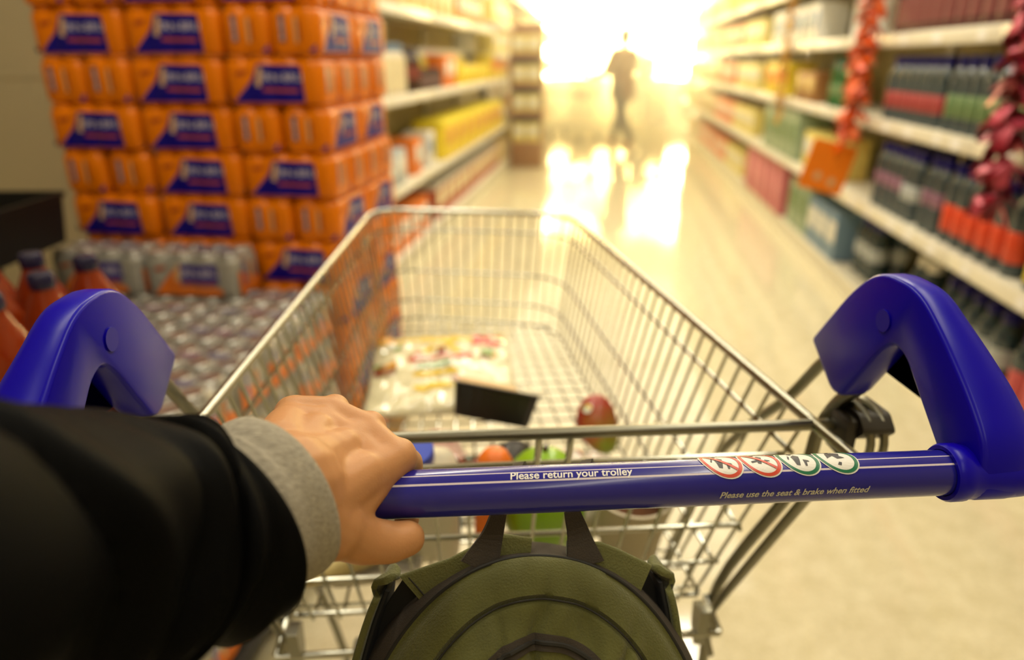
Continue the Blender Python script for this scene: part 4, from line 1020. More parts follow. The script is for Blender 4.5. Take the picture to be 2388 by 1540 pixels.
m.add(vs, [(i*nr+k, i*nr+k+1, (i+1)*nr+k+1, (i+1)*nr+k) for i in range(len(rows)-1) for k in range(nr-1)])
# thickness: a back skin a little behind, joined at the outline
back = [[p-ed*0.004 for p in r] for r in rows]
vs2 = [p for r in back for p in r]; m.add(vs2, [(i*nr+k, i*nr+k+1, (i+1)*nr+k+1, (i+1)*nr+k) for i in range(len(rows)-1) for k in range(nr-1)])
for r0, r1 in ((rows[0], back[0]), (rows[-1], back[-1])): m.add(list(r0)+list(r1), [(k, k+1, nr+k+1, nr+k) for k in range(nr-1)])
lr = rows[-1]; m.add(lr, [(k, k+1, nr-2-k, nr-1-k) for k in range(nr//2-1)])
m.ob('front_panel', OLIVE, bag, angle=70)
cp = [BP(x, s_, -0.001) for x, s_ in contour(0.0, 60)]
m = MB(); m.tube(cp, 0.0014, 8); m.ob('piping', PIPE, bag)
m = MB(); m.tube([BP(x, s_, bulge(x, s_)+0.0002) for x, s_ in contour(SEAM, 60)], 0.0006, 6); m.ob('seam', PIPE, bag)
# zip of the front pocket
zc = contour(Z0, 60); m = MB()
zo = [BP(x, s_, bulge(x, s_)+0.0016) for x, s_ in zc]; zi = [BP(x, s_, bulge(x, s_)+0.0016) for x, s_ in contour(Z1, 60)]
k0 = 0; m.add(zo+zi+[p-ed*0.003 for p in zo]+[p-ed*0.003 for p in zi], [(k, k+1, len(zo)+k+1, len(zo)+k) for k in range(len(zo)-1)]+[(2*len(zo)+k, 2*len(zo)+k+1, k+1, k) for k in range(len(zo)-1)])
zp = m.ob('pocket_zip', GUSS, bag)
m = MB(); m.tube([BP(x, s_, bulge(x, s_)+0.002) for x, s_ in contour((Z0+Z1)/2, 60)], 0.0015, 6); m.ob('zip_teeth', PIPE, zp)
# gusset and back of the bag
m = MB(); D = 0.085; seq = []
for f_ in (0.0, 0.15, 0.5, 0.85, 1.0):
    seq.append([BP(x*(1+0.13*sin(f_*pi)**0.7), s_-0.004*sin(f_*pi), -0.001-D*f_) for x, s_ in contour(0.0, 60)])
nr = len(seq[0]); m.add([p for r in seq for p in r], [(i*nr+k, i*nr+k+1, (i+1)*nr+k+1, (i+1)*nr+k) for i in range(4) for k in range(nr-1)]); m.ob('gusset', GUSS, bag, angle=70)
m = MB(); m.add(seq[-1], [tuple(range(nr))]); m.add([BP(0.118, 0.36, 0), BP(-0.118, 0.36, 0), BP(-0.118, 0.36, -D), BP(0.118, 0.36, -D)], [(0, 1, 2, 3)]); m.ob('back_panel', OLIVE, bag)
# wide shoulder straps fold over the top and fall down both sides
def ribbon(secs, T, curve=True):
    """strap from (centre, half-width vector) sections"""
    C_ = catmull([a for a, b in secs], 5) if curve else [Vector(a) for a, b in secs]; B_ = catmull([b for a, b in secs], 5) if curve else [Vector(b) for a, b in secs]; N = len(C_); vs = []; n = 0
    for i in range(N):
        t = (C_[min(i+1, N-1)]-C_[max(i-1, 0)]).normalized(); wl = B_[i].length; wv = B_[i].normalized(); wv = (wv-t*wv.dot(t)).normalized() if curve else wv; nv_ = t.cross(wv).normalized()
        pr = fillet([(-wl, -T/2), (wl, -T/2), (wl, T/2), (-wl, T/2)], T*0.45, 3); n = len(pr)
        vs += [C_[i]+wv*a+nv_*b for a, b in pr]
    m = MB(); m.add(vs, [(i*n+k, i*n+(k+1) % n, (i+1)*n+(k+1) % n, (i+1)*n+k) for i in range(N-1) for k in range(n)]+[tuple(range(n)), tuple((N-1)*n+k for k in range(n))]); return m
def strap(sgn, x1, s1, dz_, dx_):
    """first run lies flat behind the arch, then the strap folds over a corner and falls down the side"""
    st_ = BP(sgn*x1, s1+0.012, -0.016); dn = es*dz_-ex*sgn*dx_+ed*0.003
    m = ribbon([(BP(sgn*0.012, 0.006, -0.012), es*0.016), (BP(sgn*0.035, 0.006, -0.013), es*0.017), (BP(sgn*(x1-0.018), s1+0.004, -0.014), es*0.018), (st_, dn)], 0.006, False)
    so = m.ob('shoulder_strap', OLIVE2, bag, angle=60)
    a = st_-dn*0.9+ex*sgn*0.008
    b2 = [(a+es*0.002, ed*-0.004), (a+ex*sgn*0.004+es*0.006-ed*0.012, -ed*0.016), (a+ex*sgn*0.008+es*0.030-ed*0.018, -ed*0.022-ex*sgn*0.003), (a+ex*sgn*0.014+es*0.075-ed*0.020, -ed*0.024-ex*sgn*0.004), (a+ex*sgn*0.018+es*0.13-ed*0.020, -ed*0.024-ex*sgn*0.004), (a+ex*sgn*0.018+es*0.22-ed*0.020, -ed*0.024)]
    ribbon(b2, 0.005).ob('strap_fall', OLIVE2, so, angle=60)
    ribbon([(c-ex*sgn*0.0046, w_*0.86) for c, w_ in b2[1:]], 0.003).ob('strap_lining', INSIDE, so)
    ribbon([(st_-ed*0.006-ex*sgn*0.002, dn*0.9), (st_-ed*0.016+ex*sgn*0.004+es*0.022, es*0.008-ex*sgn*0.020), (st_-ed*0.020+ex*sgn*0.006+es*0.060, es*0.004-ex*sgn*0.026), (st_-ed*0.022+ex*sgn*0.010+es*0.12, -ex*sgn*0.026)], 0.002, False).ob('strap_underside', INSIDE, so)
    e0 = st_-ex*sgn*0.006; m = MB(); m.tube([e0-dn*0.95+ed*0.0036, e0+dn*0.95+ed*0.0036], 0.0006, 6); m.ob('strap_stitching', PIPE, so)
strap(1, 0.064, 0.006, 0.0165, 0.0075); strap(-1, 0.084, 0.022, 0.0120, 0.0140)
# grab loop of dark webbing up to the hook
def web(pts, ws, T=0.003):
    P = catmull(pts, 6); N = len(P); vs = []
    for i, p in enumerate(P):
        t = i/(N-1)*(len(ws)-1); j = min(int(t), len(ws)-2); W_ = ws[j]+(ws[j+1]-ws[j])*(t-j)
        d = (P[min(i+1, N-1)]-P[max(i-1, 0)]).normalized(); sx = Vector((0.98, 0.2, 0)) if abs(d.x) < 0.75 else Vector((0, 0.95, 0.3)); wv = (sx-d*sx.dot(d)).normalized(); nn_ = d.cross(wv)
        vs += [p+wv*W_*a+nn_*T/2*b for a, b in ((-1, -1), (1, -1), (1, 1), (-1, 1))]
    m = MB(); m.add(vs, [(i*4+k, i*4+(k+1) % 4, (i+1)*4+(k+1) % 4, (i+1)*4+k) for i in range(N-1) for k in range(4)]+[(0, 1, 2, 3), tuple((N-1)*4+k for k in range(4))]); return m
def BL(u, v, w_): return Vector((u-0.018, v-0.010, w_+0.060))
wl_ = web([BP(-0.046, 0.012, -0.004), BL(-0.020, 0.022, -0.052), BL(-0.012, 0.030, -0.030), BL(0.002, 0.062, -0.022), BL(0.014, 0.138, -0.096+0.012), BL(0.030, 0.148, -0.0945), BL(0.050, 0.148, -0.0945), BL(0.066, 0.138, -0.096+0.012), BL(0.050, 0.062, -0.022), BL(0.034, 0.030, -0.030), BL(0.038, 0.022, -0.052), BP(0.024, 0.004, -0.004)],
          [0.013, 0.0075, 0.004, 0.0035, 0.004, 0.004, 0.004, 0.004, 0.0035, 0.004, 0.0075, 0.013])
wl_.ob('grab_loop', GUSS, bag, smooth=False)

# ================================================================ SHOPPING IN THE BASKET
def BZ(v): return zfloor(v)-HZ+0.003
def put(name, label, cat, u, v, dz=0.0, rz=0.0, rx=0.0, ry=0.0):
    o = thing(name, label, cat, TW(u, v, BZ(v)+dz)); o.rotation_euler = (Euler((0, 0, TY+rz)).to_matrix() @ Euler((rx, ry, 0)).to_matrix()).to_euler(); return o
# bag of wraps: a see-through pillow bag with a printed front
FILM = mat('clear_film', rgb(238, 228, 188), rough=0.12, spec=0.6, var=0.06, vscale=30, coat=0.4)
def pillow(nx, ny, sx, sy, h, seed, crinkle=0.004):
    def fn(x, y):
        a = max(0.0, 1-(x/(sx/2))**2); b = max(0.0, 1-(y/(sy/2))**2)
        n_ = noise.noise(Vector((x*38, y*38, seed)))*crinkle+noise.noise(Vector((x*90, y*90, seed+5)))*crinkle*0.5
        return (x, y, 0.006+(h+n_*2.0)*(a**0.45)*(b**0.45)+n_*0.6)
    m = MB(); vs = [fn(-sx/2+sx*i/nx, -sy/2+sy*j/ny) for j in range(ny+1) for i in range(nx+1)]
    m.add(vs, [(j*(nx+1)+i, j*(nx+1)+i+1, (j+1)*(nx+1)+i+1, (j+1)*(nx+1)+i) for j in range(ny) for i in range(nx)])
    b = [(x, y, 0.001) for x, y, z in vs]; m.add(b, [(j*(nx+1)+i, (j+1)*(nx+1)+i, (j+1)*(nx+1)+i+1, j*(nx+1)+i+1) for j in range(ny) for i in range(nx)])
    rim = [i for i in range(nx+1)]+[j*(nx+1)+nx for j in range(1, ny+1)]+[ny*(nx+1)+i for i in range(nx-1, -1, -1)]+[j*(nx+1) for j in range(ny-1, 0, -1)]
    k = len(rim); m.add([vs[r] for r in rim]+[b[r] for r in rim], [(a, k+a, k+(a+1) % k, (a+1) % k) for a in range(k)])
    return m, fn
wrp = put('wraps_bag', 'clear bag of flour wraps with yellow and red print, on the basket floor', 'food bag', -0.078, 0.812, 0.0, 0.02, 0.07)
m, fn = pillow(44, 48, 0.262, 0.285, 0.022, 3.0); m.ob('film_bag', FILM, wrp, angle=70)
m = MB(); m.lathe([(0.001, 0.004), (0.092, 0.004), (0.095, 0.008), (0.092, 0.012), (0.001, 0.013)], 36, c=(0, -0.01, 0)); m.ob('flour_wraps', mat('wrap_dough', rgb(240, 222, 170), rough=0.8, var=0.1, vscale=40), wrp)
PY = mat('print_yellow', rgb(246, 206, 20), rough=0.3, coat=0.5); PO = mat('print_orange_yellow', rgb(242, 170, 10), rough=0.3, coat=0.5); PR = mat('print_red', rgb(226, 62, 40), rough=0.3, coat=0.5)
PG = mat('print_green', rgb(96, 160, 60), rough=0.35, coat=0.5); PWH = mat('print_cream_white', rgb(250, 246, 226), rough=0.3, coat=0.5); PBR = mat('print_brown', rgb(150, 96, 40), rough=0.4); PDR = mat('print_dark_red', rgb(140, 34, 30), rough=0.4)
up = lambda e: (lambda x, y: (fn(x, y)[0], fn(x, y)[1], fn(x, y)[2]+e))
m = MB(); art = [
 (0, [(-0.120, 0.092), (0.100, 0.090), (0.100, 0.110), (-0.120, 0.118)]), (1, [(-0.129, 0.090), (-0.085, 0.090), (-0.098, 0.136), (-0.127, 0.140)]),
 (2, [(0.058, 0.068), (0.118, 0.074), (0.122, 0.122), (0.062, 0.116)]), (0, [(0.108, 0.128), (0.126, 0.128), (0.126, 0.140), (0.110, 0.140)]),
 (2, [(-0.062, 0.006), (0.060, 0.010), (0.058, 0.032), (-0.062, 0.028)]),
 (4, [(-0.05, 0.012), (0.05, 0.016), (0.05, 0.024), (-0.05, 0.021)]),
 (0, [(-0.046, 0.036), (-0.026, 0.058), (0.0, 0.066), (0.026, 0.058), (0.046, 0.038), (0.030, 0.040), (0.0, 0.054), (-0.030, 0.038)]),
 (6, [(-0.008, 0.034), (0.008, 0.034), (0.007, 0.050), (-0.007, 0.050)]),
 (4, [(-0.050, -0.036), (0.040, -0.032), (0.040, 0.000), (-0.050, -0.002)]), (3, [(-0.046, -0.006), (0.020, -0.004), (0.014, -0.012), (-0.040, -0.014)]), (3, [(-0.046, -0.030), (0.010, -0.026), (0.020, -0.018), (-0.044, -0.020)]),
 (0, [(-0.048, -0.058), (0.030, -0.050), (0.034, -0.040), (-0.050, -0.044)]), (0, [(-0.048, -0.094), (0.020, -0.088), (0.024, -0.074), (-0.050, -0.080)]),
 (3, circ(0.008, 10, -0.108, 0.056)), (3, circ(0.007, 10, -0.084, 0.064)), (5, circ(0.020, 14, -0.100, -0.018)), (3, circ(0.009, 10, -0.116, 0.004)), (1, circ(0.011, 10, -0.092, -0.004)), (6, circ(0.007, 10, -0.116, -0.020)),
 (3, circ(0.014, 12, 0.088, 0.034)), (5, circ(0.010, 12, 0.082, 0.018)), (1, circ(0.008, 10, 0.100, 0.020)), (4, circ(0.010, 10, -0.096, 0.080))]
for i, (mi_, pz) in enumerate(art): drape_bm(m, flat_poly(pz, 0.006), up(0.0012+0.00012*i), mi_)
m.ob('printed_artwork', [PY, PO, PR, PG, PWH, PBR, PDR], wrp, angle=70)
# black ready-meal tray with film lid, tipped against the bag of wraps
rt = put('ready_meal_tray', 'black ribbed plastic food tray with film lid leaning on the wraps bag', 'food tray', 0.004, 0.606, 0.032, -0.08, -0.36, 0.20)
m = MB(); prf = fillet([(-0.068, -0.046), (0.068, -0.046), (0.068, 0.046), (-0.068, 0.046)], 0.016, 5)
def dense(P, n=140):
    L_ = [0]
    for i in range(len(P)): L_.append(L_[-1]+(Vector(P[(i+1) % len(P)])-Vector(P[i])).length)
    out = []
    for k in range(n):
        s_ = L_[-1]*k/n; i = max(j for j in range(len(P)) if L_[j] <= s_); out.append(Vector(P[i]).lerp(Vector(P[(i+1) % len(P)]), (s_-L_[i])/max(1e-9, L_[i+1]-L_[i])))
    return out
dp = dense(prf); nn = len(dp); vs = []
for sc_, z_, rib in ((0.84, 0.0, 0), (0.87, 0.003, 0.012), (0.97, 0.046, 0.014), (0.985, 0.050, 0), (1.07, 0.051, 0), (1.07, 0.053, 0)):
    for k, p in enumerate(dp): q = sc_-rib*(0.5+0.5*cos(2*pi*k/5)); vs.append((p.x*q, p.y*q, z_))
m.add(vs, [(i*nn+k, i*nn+(k+1) % nn, (i+1)*nn+(k+1) % nn, (i+1)*nn+k) for i in range(5) for k in range(nn)]+[tuple(range(nn-1, -1, -1))]); m.ob('tray_body', mat('ready_meal_black', rgb(26, 23, 18), rough=0.35), rt)
m = MB(); m.prism([(p.x*1.075, p.y*1.08) for p in dp], 0.0532, 0.0545); m.ob('film_lid', mat('lid_film', rgb(214, 206, 200), rough=0.12, metal=0.1, var=0.15, vscale=20, coat=0.8), rt)
m = MB(); m.prism(fillet([(-0.062, -0.048), (0.03, -0.048), (0.03, 0.03), (-0.062, 0.03)], 0.004, 3), 0.0546, 0.0552); m.ob('lid_label', mat('lid_label_tan', rgb(206, 168, 116), rough=0.4, var=0.1, vscale=30), rt)
# mango
mg = put('mango', 'ripe red and green mango with a small round sticker by the right basket wall', 'mango', 0.166, 0.560, 0.0, 0.0)
MGM = mat('mango_skin', rgb(150, 60, 40), rough=0.32, coat=0.2)
_nt = MGM.node_tree; _b = _nt.nodes['Principled BSDF']; _tc = _nt.nodes.new('ShaderNodeTexCoord'); _sx = _nt.nodes.new('ShaderNodeVectorMath'); _sx.operation = 'DOT_PRODUCT'; _sx.inputs[1].default_value = (5, -13, -4)
_nz = _nt.nodes.new('ShaderNodeTexNoise'); _nz.inputs['Scale'].default_value = 30; _ad = _nt.nodes.new('ShaderNodeMath'); _ad.operation = 'ADD'; _rp = _nt.nodes.new('ShaderNodeValToRGB')
_nt.links.new(_tc.outputs['Object'], _sx.inputs[0]); _nt.links.new(_tc.outputs['Object'], _nz.inputs['Vector']); _nt.links.new(_sx.outputs['Value'], _ad.inputs[0]); _nt.links.new(_nz.outputs['Fac'], _ad.inputs[1]); _nt.links.new(_ad.outputs[0], _rp.inputs[0]); _nt.links.new(_rp.outputs[0], _b.inputs['Base Color'])
_rp.color_ramp.elements[0].position = 0.35; _rp.color_ramp.elements[0].color = rgb(176, 62, 44); _rp.color_ramp.elements[1].position = 0.95; _rp.color_ramp.elements[1].color = rgb(140, 158, 36)
m = MB(); n_ = 28; mm = 20; vs = []
MR = Euler((radians(-32), radians(-6), radians(14))).to_matrix()
for i in range(mm+1):
    t = pi*i/mm
    for k in range(n_):
        q = 2*pi*k/n_; r_ = 0.0315*sin(t)*(1+0.10*cos(t)); p = Vector((r_*cos(q)+0.005*cos(t)**2, r_*sin(q)*0.92, 0.047*cos(t))); p = MR @ p; vs.append(p+Vector((0, 0, 0.043)))
m.add(vs, [(i*n_+k, (i+1)*n_+k, (i+1)*n_+(k+1) % n_, i*n_+(k+1) % n_) for i in range(mm) for k in range(n_)]); mb_ = m.ob('mango_body', MGM, mg)
st_m = MB(); mc_ = Vector((0, 0, 0.043)); nrm = Vector((-0.52, -0.62, 0.59)).normalized(); cpt = max(vs, key=lambda p: (p-mc_).dot(nrm)+(p-mc_).dot(Vector((-0.1, -0.25, 0.9)))*0.4); nrm = ((cpt-mc_).normalized()+nrm).normalized(); cpt = cpt+nrm*0.0016
st_x = nrm.cross(Vector((0, 0, 1))).normalized(); st_y = nrm.cross(st_x)
for mi_, pz, e in ((0, circ(0.0078, 20), 0.0), (1, [(-0.007, -0.002), (0.0, -0.0074), (0.006, -0.003), (0.0, -0.0005)], 0.0004), (2, [(0.0065, -0.003), (0.0075, 0.002), (0.004, 0.0062), (0.0025, 0.003)], 0.0004)):
    o_ = cpt+nrm*e; k = len(pz); st_m.add([o_+st_x*x+st_y*y for x, y in pz]+[o_-nrm*0.0012+st_x*x+st_y*y for x, y in pz], [tuple(range(k))]+[(a, (a+1) % k, k+(a+1) % k, k+a) for a in range(k)], mi_)
stick = st_m.ob('fruit_sticker', [PWH, PY, PG], mg, smooth=False)
# milk bottle
mk = put('milk_bottle', 'large white plastic milk bottle with a blue cap, leaning behind the rear gate', 'milk bottle', -0.090, 0.378, 0.012, 0.0, 0.46)
MLK = mat('milky_plastic', rgb(222, 216, 196), rough=0.35, sss=0.1)
m = MB(); seq = [(0.040, 0.0), (0.044, 0.006), (0.045, 0.02), (0.045, 0.115), (0.042, 0.135), (0.030, 0.158), (0.020, 0.170), (0.0185, 0.185)]; vs = []; P4 = fillet([(-1, -1), (1, -1), (1, 1), (-1, 1)], 0.5, 5); k = len(P4)
for r_, z_ in seq:
    t = min(1.0, max(0.0, (z_-0.13)/0.04))
    for x, y in P4:
        a = math.atan2(y, x); vs.append(((x*r_)*(1-t)+r_*cos(a)*t, (y*r_)*(1-t)+r_*sin(a)*t, z_))
m.add(vs, [(i*k+a, i*k+(a+1) % k, (i+1)*k+(a+1) % k, (i+1)*k+a) for i in range(len(seq)-1) for a in range(k)]+[tuple(range(k-1, -1, -1)), tuple((len(seq)-1)*k+a for a in range(k))]); m.ob('bottle_body', MLK, mk)
m = MB(); m.lathe([(0.0195, 0.178), (0.0205, 0.180), (0.0205, 0.196), (0.019, 0.199), (0.001, 0.199)], 28); m.ob('cap', mat('milk_cap_blue', rgb(62, 84, 206), rough=0.35), mk)
m = MB(); m.rbox((-0.028, 0.0445, 0.05), (0.028, 0.0462, 0.105), 0.0008); m.rbox((0.0445, -0.03, 0.04), (0.0462, 0.03, 0.105), 0.0008); m.ob('paper_label', mat('milk_label_blue', rgb(110, 156, 190), rough=0.5), mk)
# carrot, melon, avocado, tomato
ct = put('carrot', 'thick orange carrot standing between the milk bottle and the green melon', 'carrot', -0.020, 0.315, 0.004, 0.0, -0.10, 0.12)
m = MB(); m.tube([(0, 0, 0.0), (0, 0, 0.004), (0.001, 0, 0.05), (0, 0.001, 0.10), (0.001, 0, 0.13), (0, 0, 0.150), (0, 0, 0.160), (0, 0, 0.163)], [0.004, 0.009, 0.015, 0.0185, 0.0205, 0.0200, 0.0130, 0.003], 20); m.ob('carrot_root', mat('carrot_orange', rgb(240, 120, 26), rough=0.45, var=0.12, vscale=90, bump=0.3, bscale=120, stretch=(0.4, 0.4, 3)), ct)
ml = put('green_melon', 'smooth lime green melon in the middle of the basket behind the handle', 'melon', 0.058, 0.352, 0.0, 0.3)
m = MB(); m.ell((0, 0, 0.073), (0.053, 0.053, 0.072), 32, 20); m.ob('melon_body', mat('melon_lime', rgb(140, 186, 24), rough=0.32, var=0.16, vscale=9, coat=0.2), ml)
m = MB(); m.tube([(0, 0, 0.143), (0.002, 0, 0.151)], 0.004, 8); m.ob('stalk', BROWN_G, ml)
av = put('avocado', 'dark ripe avocado in front of the black food tray', 'avocado', 0.030, 0.500, 0.0, 0.9)
m = MB(); m.ell((0, 0, 0.029), (0.038, 0.028, 0.027), 24, 14); m.ob('avocado_skin', mat('avocado_black', rgb(44, 38, 34), rough=0.38, bump=0.6, bscale=160, var=0.2), av)
tm = put('tomato', 'dark red tomato between the milk bottle and the avocado', 'tomato', -0.032, 0.478, 0.0)
m = MB(); m.ell((0, 0, 0.024), (0.027, 0.027, 0.023), 22, 12); m.ob('tomato_body', mat('tomato_red', rgb(150, 50, 44), rough=0.3), tm)
m = MB(); 
for k in range(5): q = 2*pi*k/5; m.tube([(0, 0, 0.047), (0.006*cos(q), 0.006*sin(q), 0.0485), (0.013*cos(q), 0.013*sin(q), 0.046)], [0.0015, 0.0015, 0.0005], 6)
m.ob('calyx', DKGRN, tm)
hm_ = put('ham_pack', 'clear pack of pink sliced ham beside the knuckles', 'food pack', -0.105, 0.560, 0.0, 0.25)
m, fnh = pillow(20, 20, 0.13, 0.10, 0.018, 8.0, 0.005); m.ob('film_pack', mat('ham_film', rgb(226, 186, 168), rough=0.12, spec=0.8, var=0.2, vscale=40, coat=0.8), hm_, angle=70)
m = MB()
for i in range(3): drape_bm(m, flat_poly(circ(0.024, 16, -0.03+0.03*i, 0.004*i), 0.006), lambda x, y, i=i: (fnh(x, y)[0], fnh(x, y)[1], fnh(x, y)[2]+0.001+0.0003*i), 0)
m.ob('ham_slice', mat('ham_pink', rgb(224, 150, 140), rough=0.25, coat=0.6), hm_)
pb = put('produce_bag', 'crinkled clear produce bag beside the melon, below the mango', 'food bag', 0.118, 0.440, 0.0, -0.3)
m, fnp = pillow(34, 30, 0.13, 0.14, 0.055, 12.0, 0.012); m.ob('film_bag', mat('produce_film', rgb(240, 226, 210), rough=0.08, spec=0.9, var=0.12, vscale=50, coat=1.0), pb, angle=70)
m = MB()
for (x, y, r_) in ((-0.03, 0.01, 0.016), (0.004, -0.012, 0.014), (-0.01, 0.03, 0.012)): drape_bm(m, flat_poly(circ(r_, 14, x, y), 0.005), lambda x, y: (fnp(x, y)[0], fnp(x, y)[1], fnp(x, y)[2]+0.0012), 0)
m.ob('fruit_inside', mat('peach_pink', rgb(236, 150, 110), rough=0.3, coat=0.6), pb)
# potted herb
pt = put('potted_herb', 'cream pot with soil and one broad green leaf, right of the melon', 'pot plant', 0.166, 0.345, 0.0, 0.0, 0.12)
m = MB(); m.lathe([(0.001, 0.001), (0.034, 0.0), (0.036, 0.004), (0.046, 0.090), (0.049, 0.094), (0.049, 0.098), (0.0455, 0.098), (0.0425, 0.090), (0.041, 0.078)], 32, caps=False); m.ob('pot', mat('pot_cream', rgb(206, 194, 166), rough=0.6, var=0.06), pt)
m = MB(); m.lathe([(0.042, 0.080), (0.03, 0.085), (0.012, 0.088), (0.001, 0.088)], 28, caps=False); m.ob('soil', mat('soil_brown', rgb(92, 56, 28), rough=0.95, var=0.3, vscale=120, bump=0.8, bscale=200), pt)
m = MB(); vs = []; NL_ = 14
for i in range(NL_+1):
    t = i/NL_; w_ = 0.030*sin(pi*min(1, t*1.04))**0.8*(1-0.25*t)+0.0006
    for a in (-1, -0.5, 0, 0.5, 1): vs.append((0.014+0.075*t*0.94, -0.006+a*w_*(0.95+0.05*((i % 2))), 0.100+0.012*sin(t*pi)+abs(a)*0.007-0.006*t))
m.add(vs, [(i*5+k, i*5+k+1, (i+1)*5+k+1, (i+1)*5+k) for i in range(NL_) for k in range(4)]); n0 = len(vs)
m.add([(x, y, z-0.0008) for x, y, z in vs], [(i*5+k, (i+1)*5+k, (i+1)*5+k+1, i*5+k+1) for i in range(NL_) for k in range(4)])
m.tube([(0.0, 0, 0.085), (0.006, -0.003, 0.096), (0.016, -0.006, 0.100)], 0.002, 6); m.ob('leaf', mat('leaf_green', rgb(26, 104, 32), rough=0.4, var=0.25, vscale=60), pt)
# things at the left end of the gate
ps = put('parsnip', 'long pale parsnip lying under the hand at the left of the basket', 'parsnip', -0.150, 0.330, 0.020, 0.0)
m = MB(); m.tube(catmull([(-0.075, -0.040, 0.004), (-0.04, -0.02, 0.006), (0.01, 0.012, 0.010), (0.055, 0.045, 0.014), (0.075, 0.06, 0.016)], 5), [0.004+0.017*sin(pi*min(1, 0.08+0.62*k/20)) for k in range(21)], 16); m.ob('parsnip_root', mat('parsnip_pale', rgb(222, 200, 136), rough=0.6, var=0.1, vscale=60, bump=0.3, bscale=90), ps)
bb = put('sauce_bottle', 'brown sauce bottle with pale label lying at the left of the gate', 'bottle', -0.142, 0.345, 0.030, -0.6, radians(-82), 0)
m = MB(); m.lathe([(0.001, 0), (0.026, 0.0), (0.028, 0.006), (0.028, 0.085), (0.022, 0.105), (0.012, 0.122), (0.011, 0.145)], 24); m.ob('bottle_body', BROWN_G, bb)
m = MB(); m.lathe([(0.0281, 0.02), (0.0286, 0.021), (0.0286, 0.07), (0.0281, 0.071)], 24, caps=False); m.ob('paper_label', mat('sauce_label', rgb(196, 190, 172), rough=0.6), bb)
m = MB(); m.lathe([(0.0125, 0.140), (0.013, 0.142), (0.013, 0.158), (0.012, 0.160), (0.001, 0.160)], 20); m.ob('cap', BLACKP, bb)
ft = put('foam_tray', 'shallow white foam tray under the brown bottle, left of the gate', 'tray', -0.155, 0.352, 0.0, 0.1)
m = MB(); pf_ = fillet([(-0.06, -0.06), (0.06, -0.06), (0.06, 0.06), (-0.06, 0.06)], 0.016, 5); nf_ = len(pf_); vs = []
for s_, z_ in ((0.82, 0.0), (1.0, 0.018), (1.0, 0.021), (0.93, 0.020), (0.80, 0.004)): vs += [(x*s_, y*s_, z_) for x, y in pf_]
m.add(vs, [(i*nf_+k, i*nf_+(k+1) % nf_, (i+1)*nf_+(k+1) % nf_, (i+1)*nf_+k) for i in range(4) for k in range(nf_)]+[tuple(range(nf_-1, -1, -1)), tuple(4*nf_+k for k in range(nf_))]); m.ob('tray_body', mat('foam_white', rgb(228, 220, 202), rough=0.7), ft)

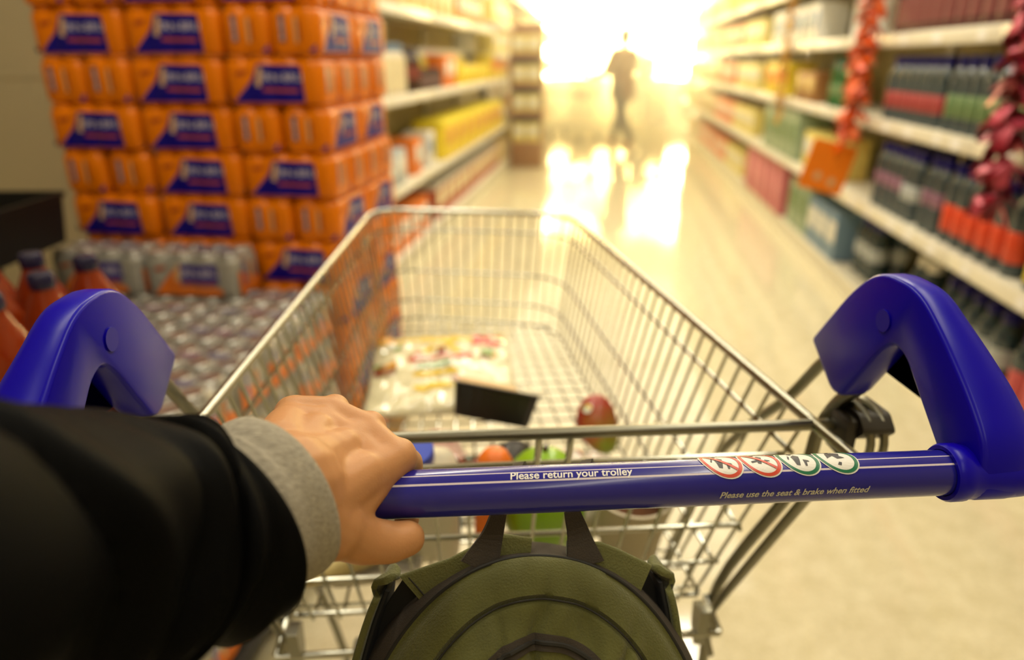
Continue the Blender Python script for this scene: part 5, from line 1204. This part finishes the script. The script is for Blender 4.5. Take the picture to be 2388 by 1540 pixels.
# ================================================================ PEOPLE AND CHECKOUTS AT THE BRIGHT END
def shopper(label, x, y, h, rot, coat, trouser, stride, seed, hairc):
    P_ = thing('person', label, 'person', (x, y, 0), (0, 0, rot)); k = h/1.75
    def V(a, b, c): return Vector((a*k, b*k, c*k))
    b = MB(); hip = V(0, 0, 0.93); ch = V(0, 0.02, 1.30)
    capsule(b, V(0, 0, 0.95), 0.14*k, V(0, 0.01, 1.10), 0.13*k); capsule(b, V(0, 0.01, 1.10), 0.13*k, ch, 0.15*k); capsule(b, V(-0.16, 0.01, 1.42), 0.06*k, V(0.16, 0.01, 1.42), 0.06*k)
    capsule(b, V(0, 0.01, 1.42), 0.058*k, V(0, 0.02, 1.55), 0.052*k)
    b.ell(V(0, 0.03, 1.64), (0.074*k, 0.094*k, 0.115*k), 18, 12); b.ell(V(0, 0.118, 1.625), (0.014*k, 0.022*k, 0.02*k), 10, 6)
    for s_ in (-1, 1):
        b.ell(V(s_*0.076, 0.02, 1.63), (0.012*k, 0.022*k, 0.034*k), 10, 6)
        f = stride*s_; knee = V(s_*0.10, 0.10*f+0.03, 0.50); ank = V(s_*0.10, 0.24*f-0.02, 0.09)
        capsule(b, V(s_*0.095, 0, 0.92), 0.088*k, knee, 0.062*k); capsule(b, knee, 0.060*k, ank, 0.040*k); capsule(b, ank-V(0, 0.02, 0.045), 0.038*k, ank+V(0, 0.15, -0.055), 0.030*k)
        sh = V(s_*0.20, 0.01, 1.40); elb = V(s_*0.25, 0.10, 1.13); hnd = V(s_*0.20, 0.36, 1.05)
        capsule(b, sh, 0.056*k, elb, 0.044*k); capsule(b, elb, 0.043*k, hnd, 0.030*k); capsule(b, hnd, 0.030*k, hnd+V(0, 0.06, 0), 0.026*k)
        for q in range(4): capsule(b, hnd+V((q-1.5)*0.018, 0.07, 0.0), 0.010*k, hnd+V((q-1.5)*0.020, 0.12, -0.03), 0.008*k, 8)
        capsule(b, hnd+V(-s_*0.03, 0.03, 0), 0.011*k, hnd+V(-s_*0.05, 0.08, 0.01), 0.009*k, 8)
    flesh('body', b, SKIN, 0.012, P_, 3)
    c = MB(); capsule(c, V(0, 0, 0.80), 0.178*k, V(0, 0.01, 1.10), 0.160*k); capsule(c, V(0, 0.01, 1.10), 0.160*k, V(0, 0.02, 1.32), 0.172*k); capsule(c, V(-0.165, 0.01, 1.41), 0.075*k, V(0.165, 0.01, 1.41), 0.075*k)
    for s_ in (-1, 1): capsule(c, V(s_*0.20, 0.01, 1.40), 0.076*k, V(s_*0.25, 0.10, 1.13), 0.062*k); capsule(c, V(s_*0.25, 0.10, 1.13), 0.062*k, V(s_*0.205, 0.33, 1.055), 0.048*k)
    flesh('coat', c, coat, 0.014, P_, 3)
    t_ = MB()
    for s_ in (-1, 1):
        f = stride*s_; knee = V(s_*0.10, 0.10*f+0.03, 0.50); ank = V(s_*0.10, 0.24*f-0.02, 0.13); capsule(t_, V(s_*0.09, 0, 0.92), 0.105*k, knee, 0.075*k); capsule(t_, knee, 0.074*k, ank, 0.056*k)
    flesh('trousers', t_, trouser, 0.014, P_, 3)
    h_ = MB(); h_.ell(V(0, 0.012, 1.675), (0.086*k, 0.100*k, 0.098*k), 18, 12); h_.ell(V(0, -0.035, 1.61), (0.075*k, 0.055*k, 0.09*k), 14, 10); flesh('hair', h_, hairc, 0.012, P_, 2)
    return P_
CO1 = mat('coat_brown', rgb(150, 104, 52), rough=0.85); CO2 = mat('coat_grey', rgb(90, 84, 80), rough=0.85); TR1 = mat('trousers_dark', rgb(84, 66, 48), rough=0.85); HA1 = mat('hair_dark', rgb(44, 30, 22), rough=0.6)
shopper('person in a brown coat pushing a trolley in the glare up the aisle', 0.18, 11.6, 1.74, radians(50), CO1, TR1, 1.0, 1, HA1).scale = (1.22, 1.1, 1.0)
shopper('distant person in a grey coat standing by the checkouts', 0.62, 15.2, 1.62, radians(170), CO2, TR1, 0.2, 2, HA1)
KIDS.clear()
tr2 = dup(trol, (-0.16, 11.86, 0), (0, 0, radians(50)), 'wire shopping trolley pushed by the brown-coated person up the aisle')
for i, (x, nm) in enumerate(((-0.62, 'left'), (0.98, 'right'))):
    ck = thing('checkout_counter', 'hazy checkout counter at the %s of the bright aisle end' % nm, 'checkout', (x, 16.3, 0))
    m = MB(); m.rbox((-0.28, -0.55, 0.0), (0.28, 0.55, 0.86), 0.02); m.ob('counter_body', TANB, ck)
    m = MB(); m.rbox((-0.30, -0.58, 0.86), (0.30, 0.58, 0.90), 0.01); m.ob('worktop', MATS['black_plastic'], ck)
    m = MB(); m.tube([(0.2, 0.3, 0.9), (0.2, 0.3, 1.35)], 0.02, 10); m.rbox((0.08, 0.27, 1.2), (0.32, 0.33, 1.42), 0.01); m.ob('till_screen', MATS['black_plastic'], ck)
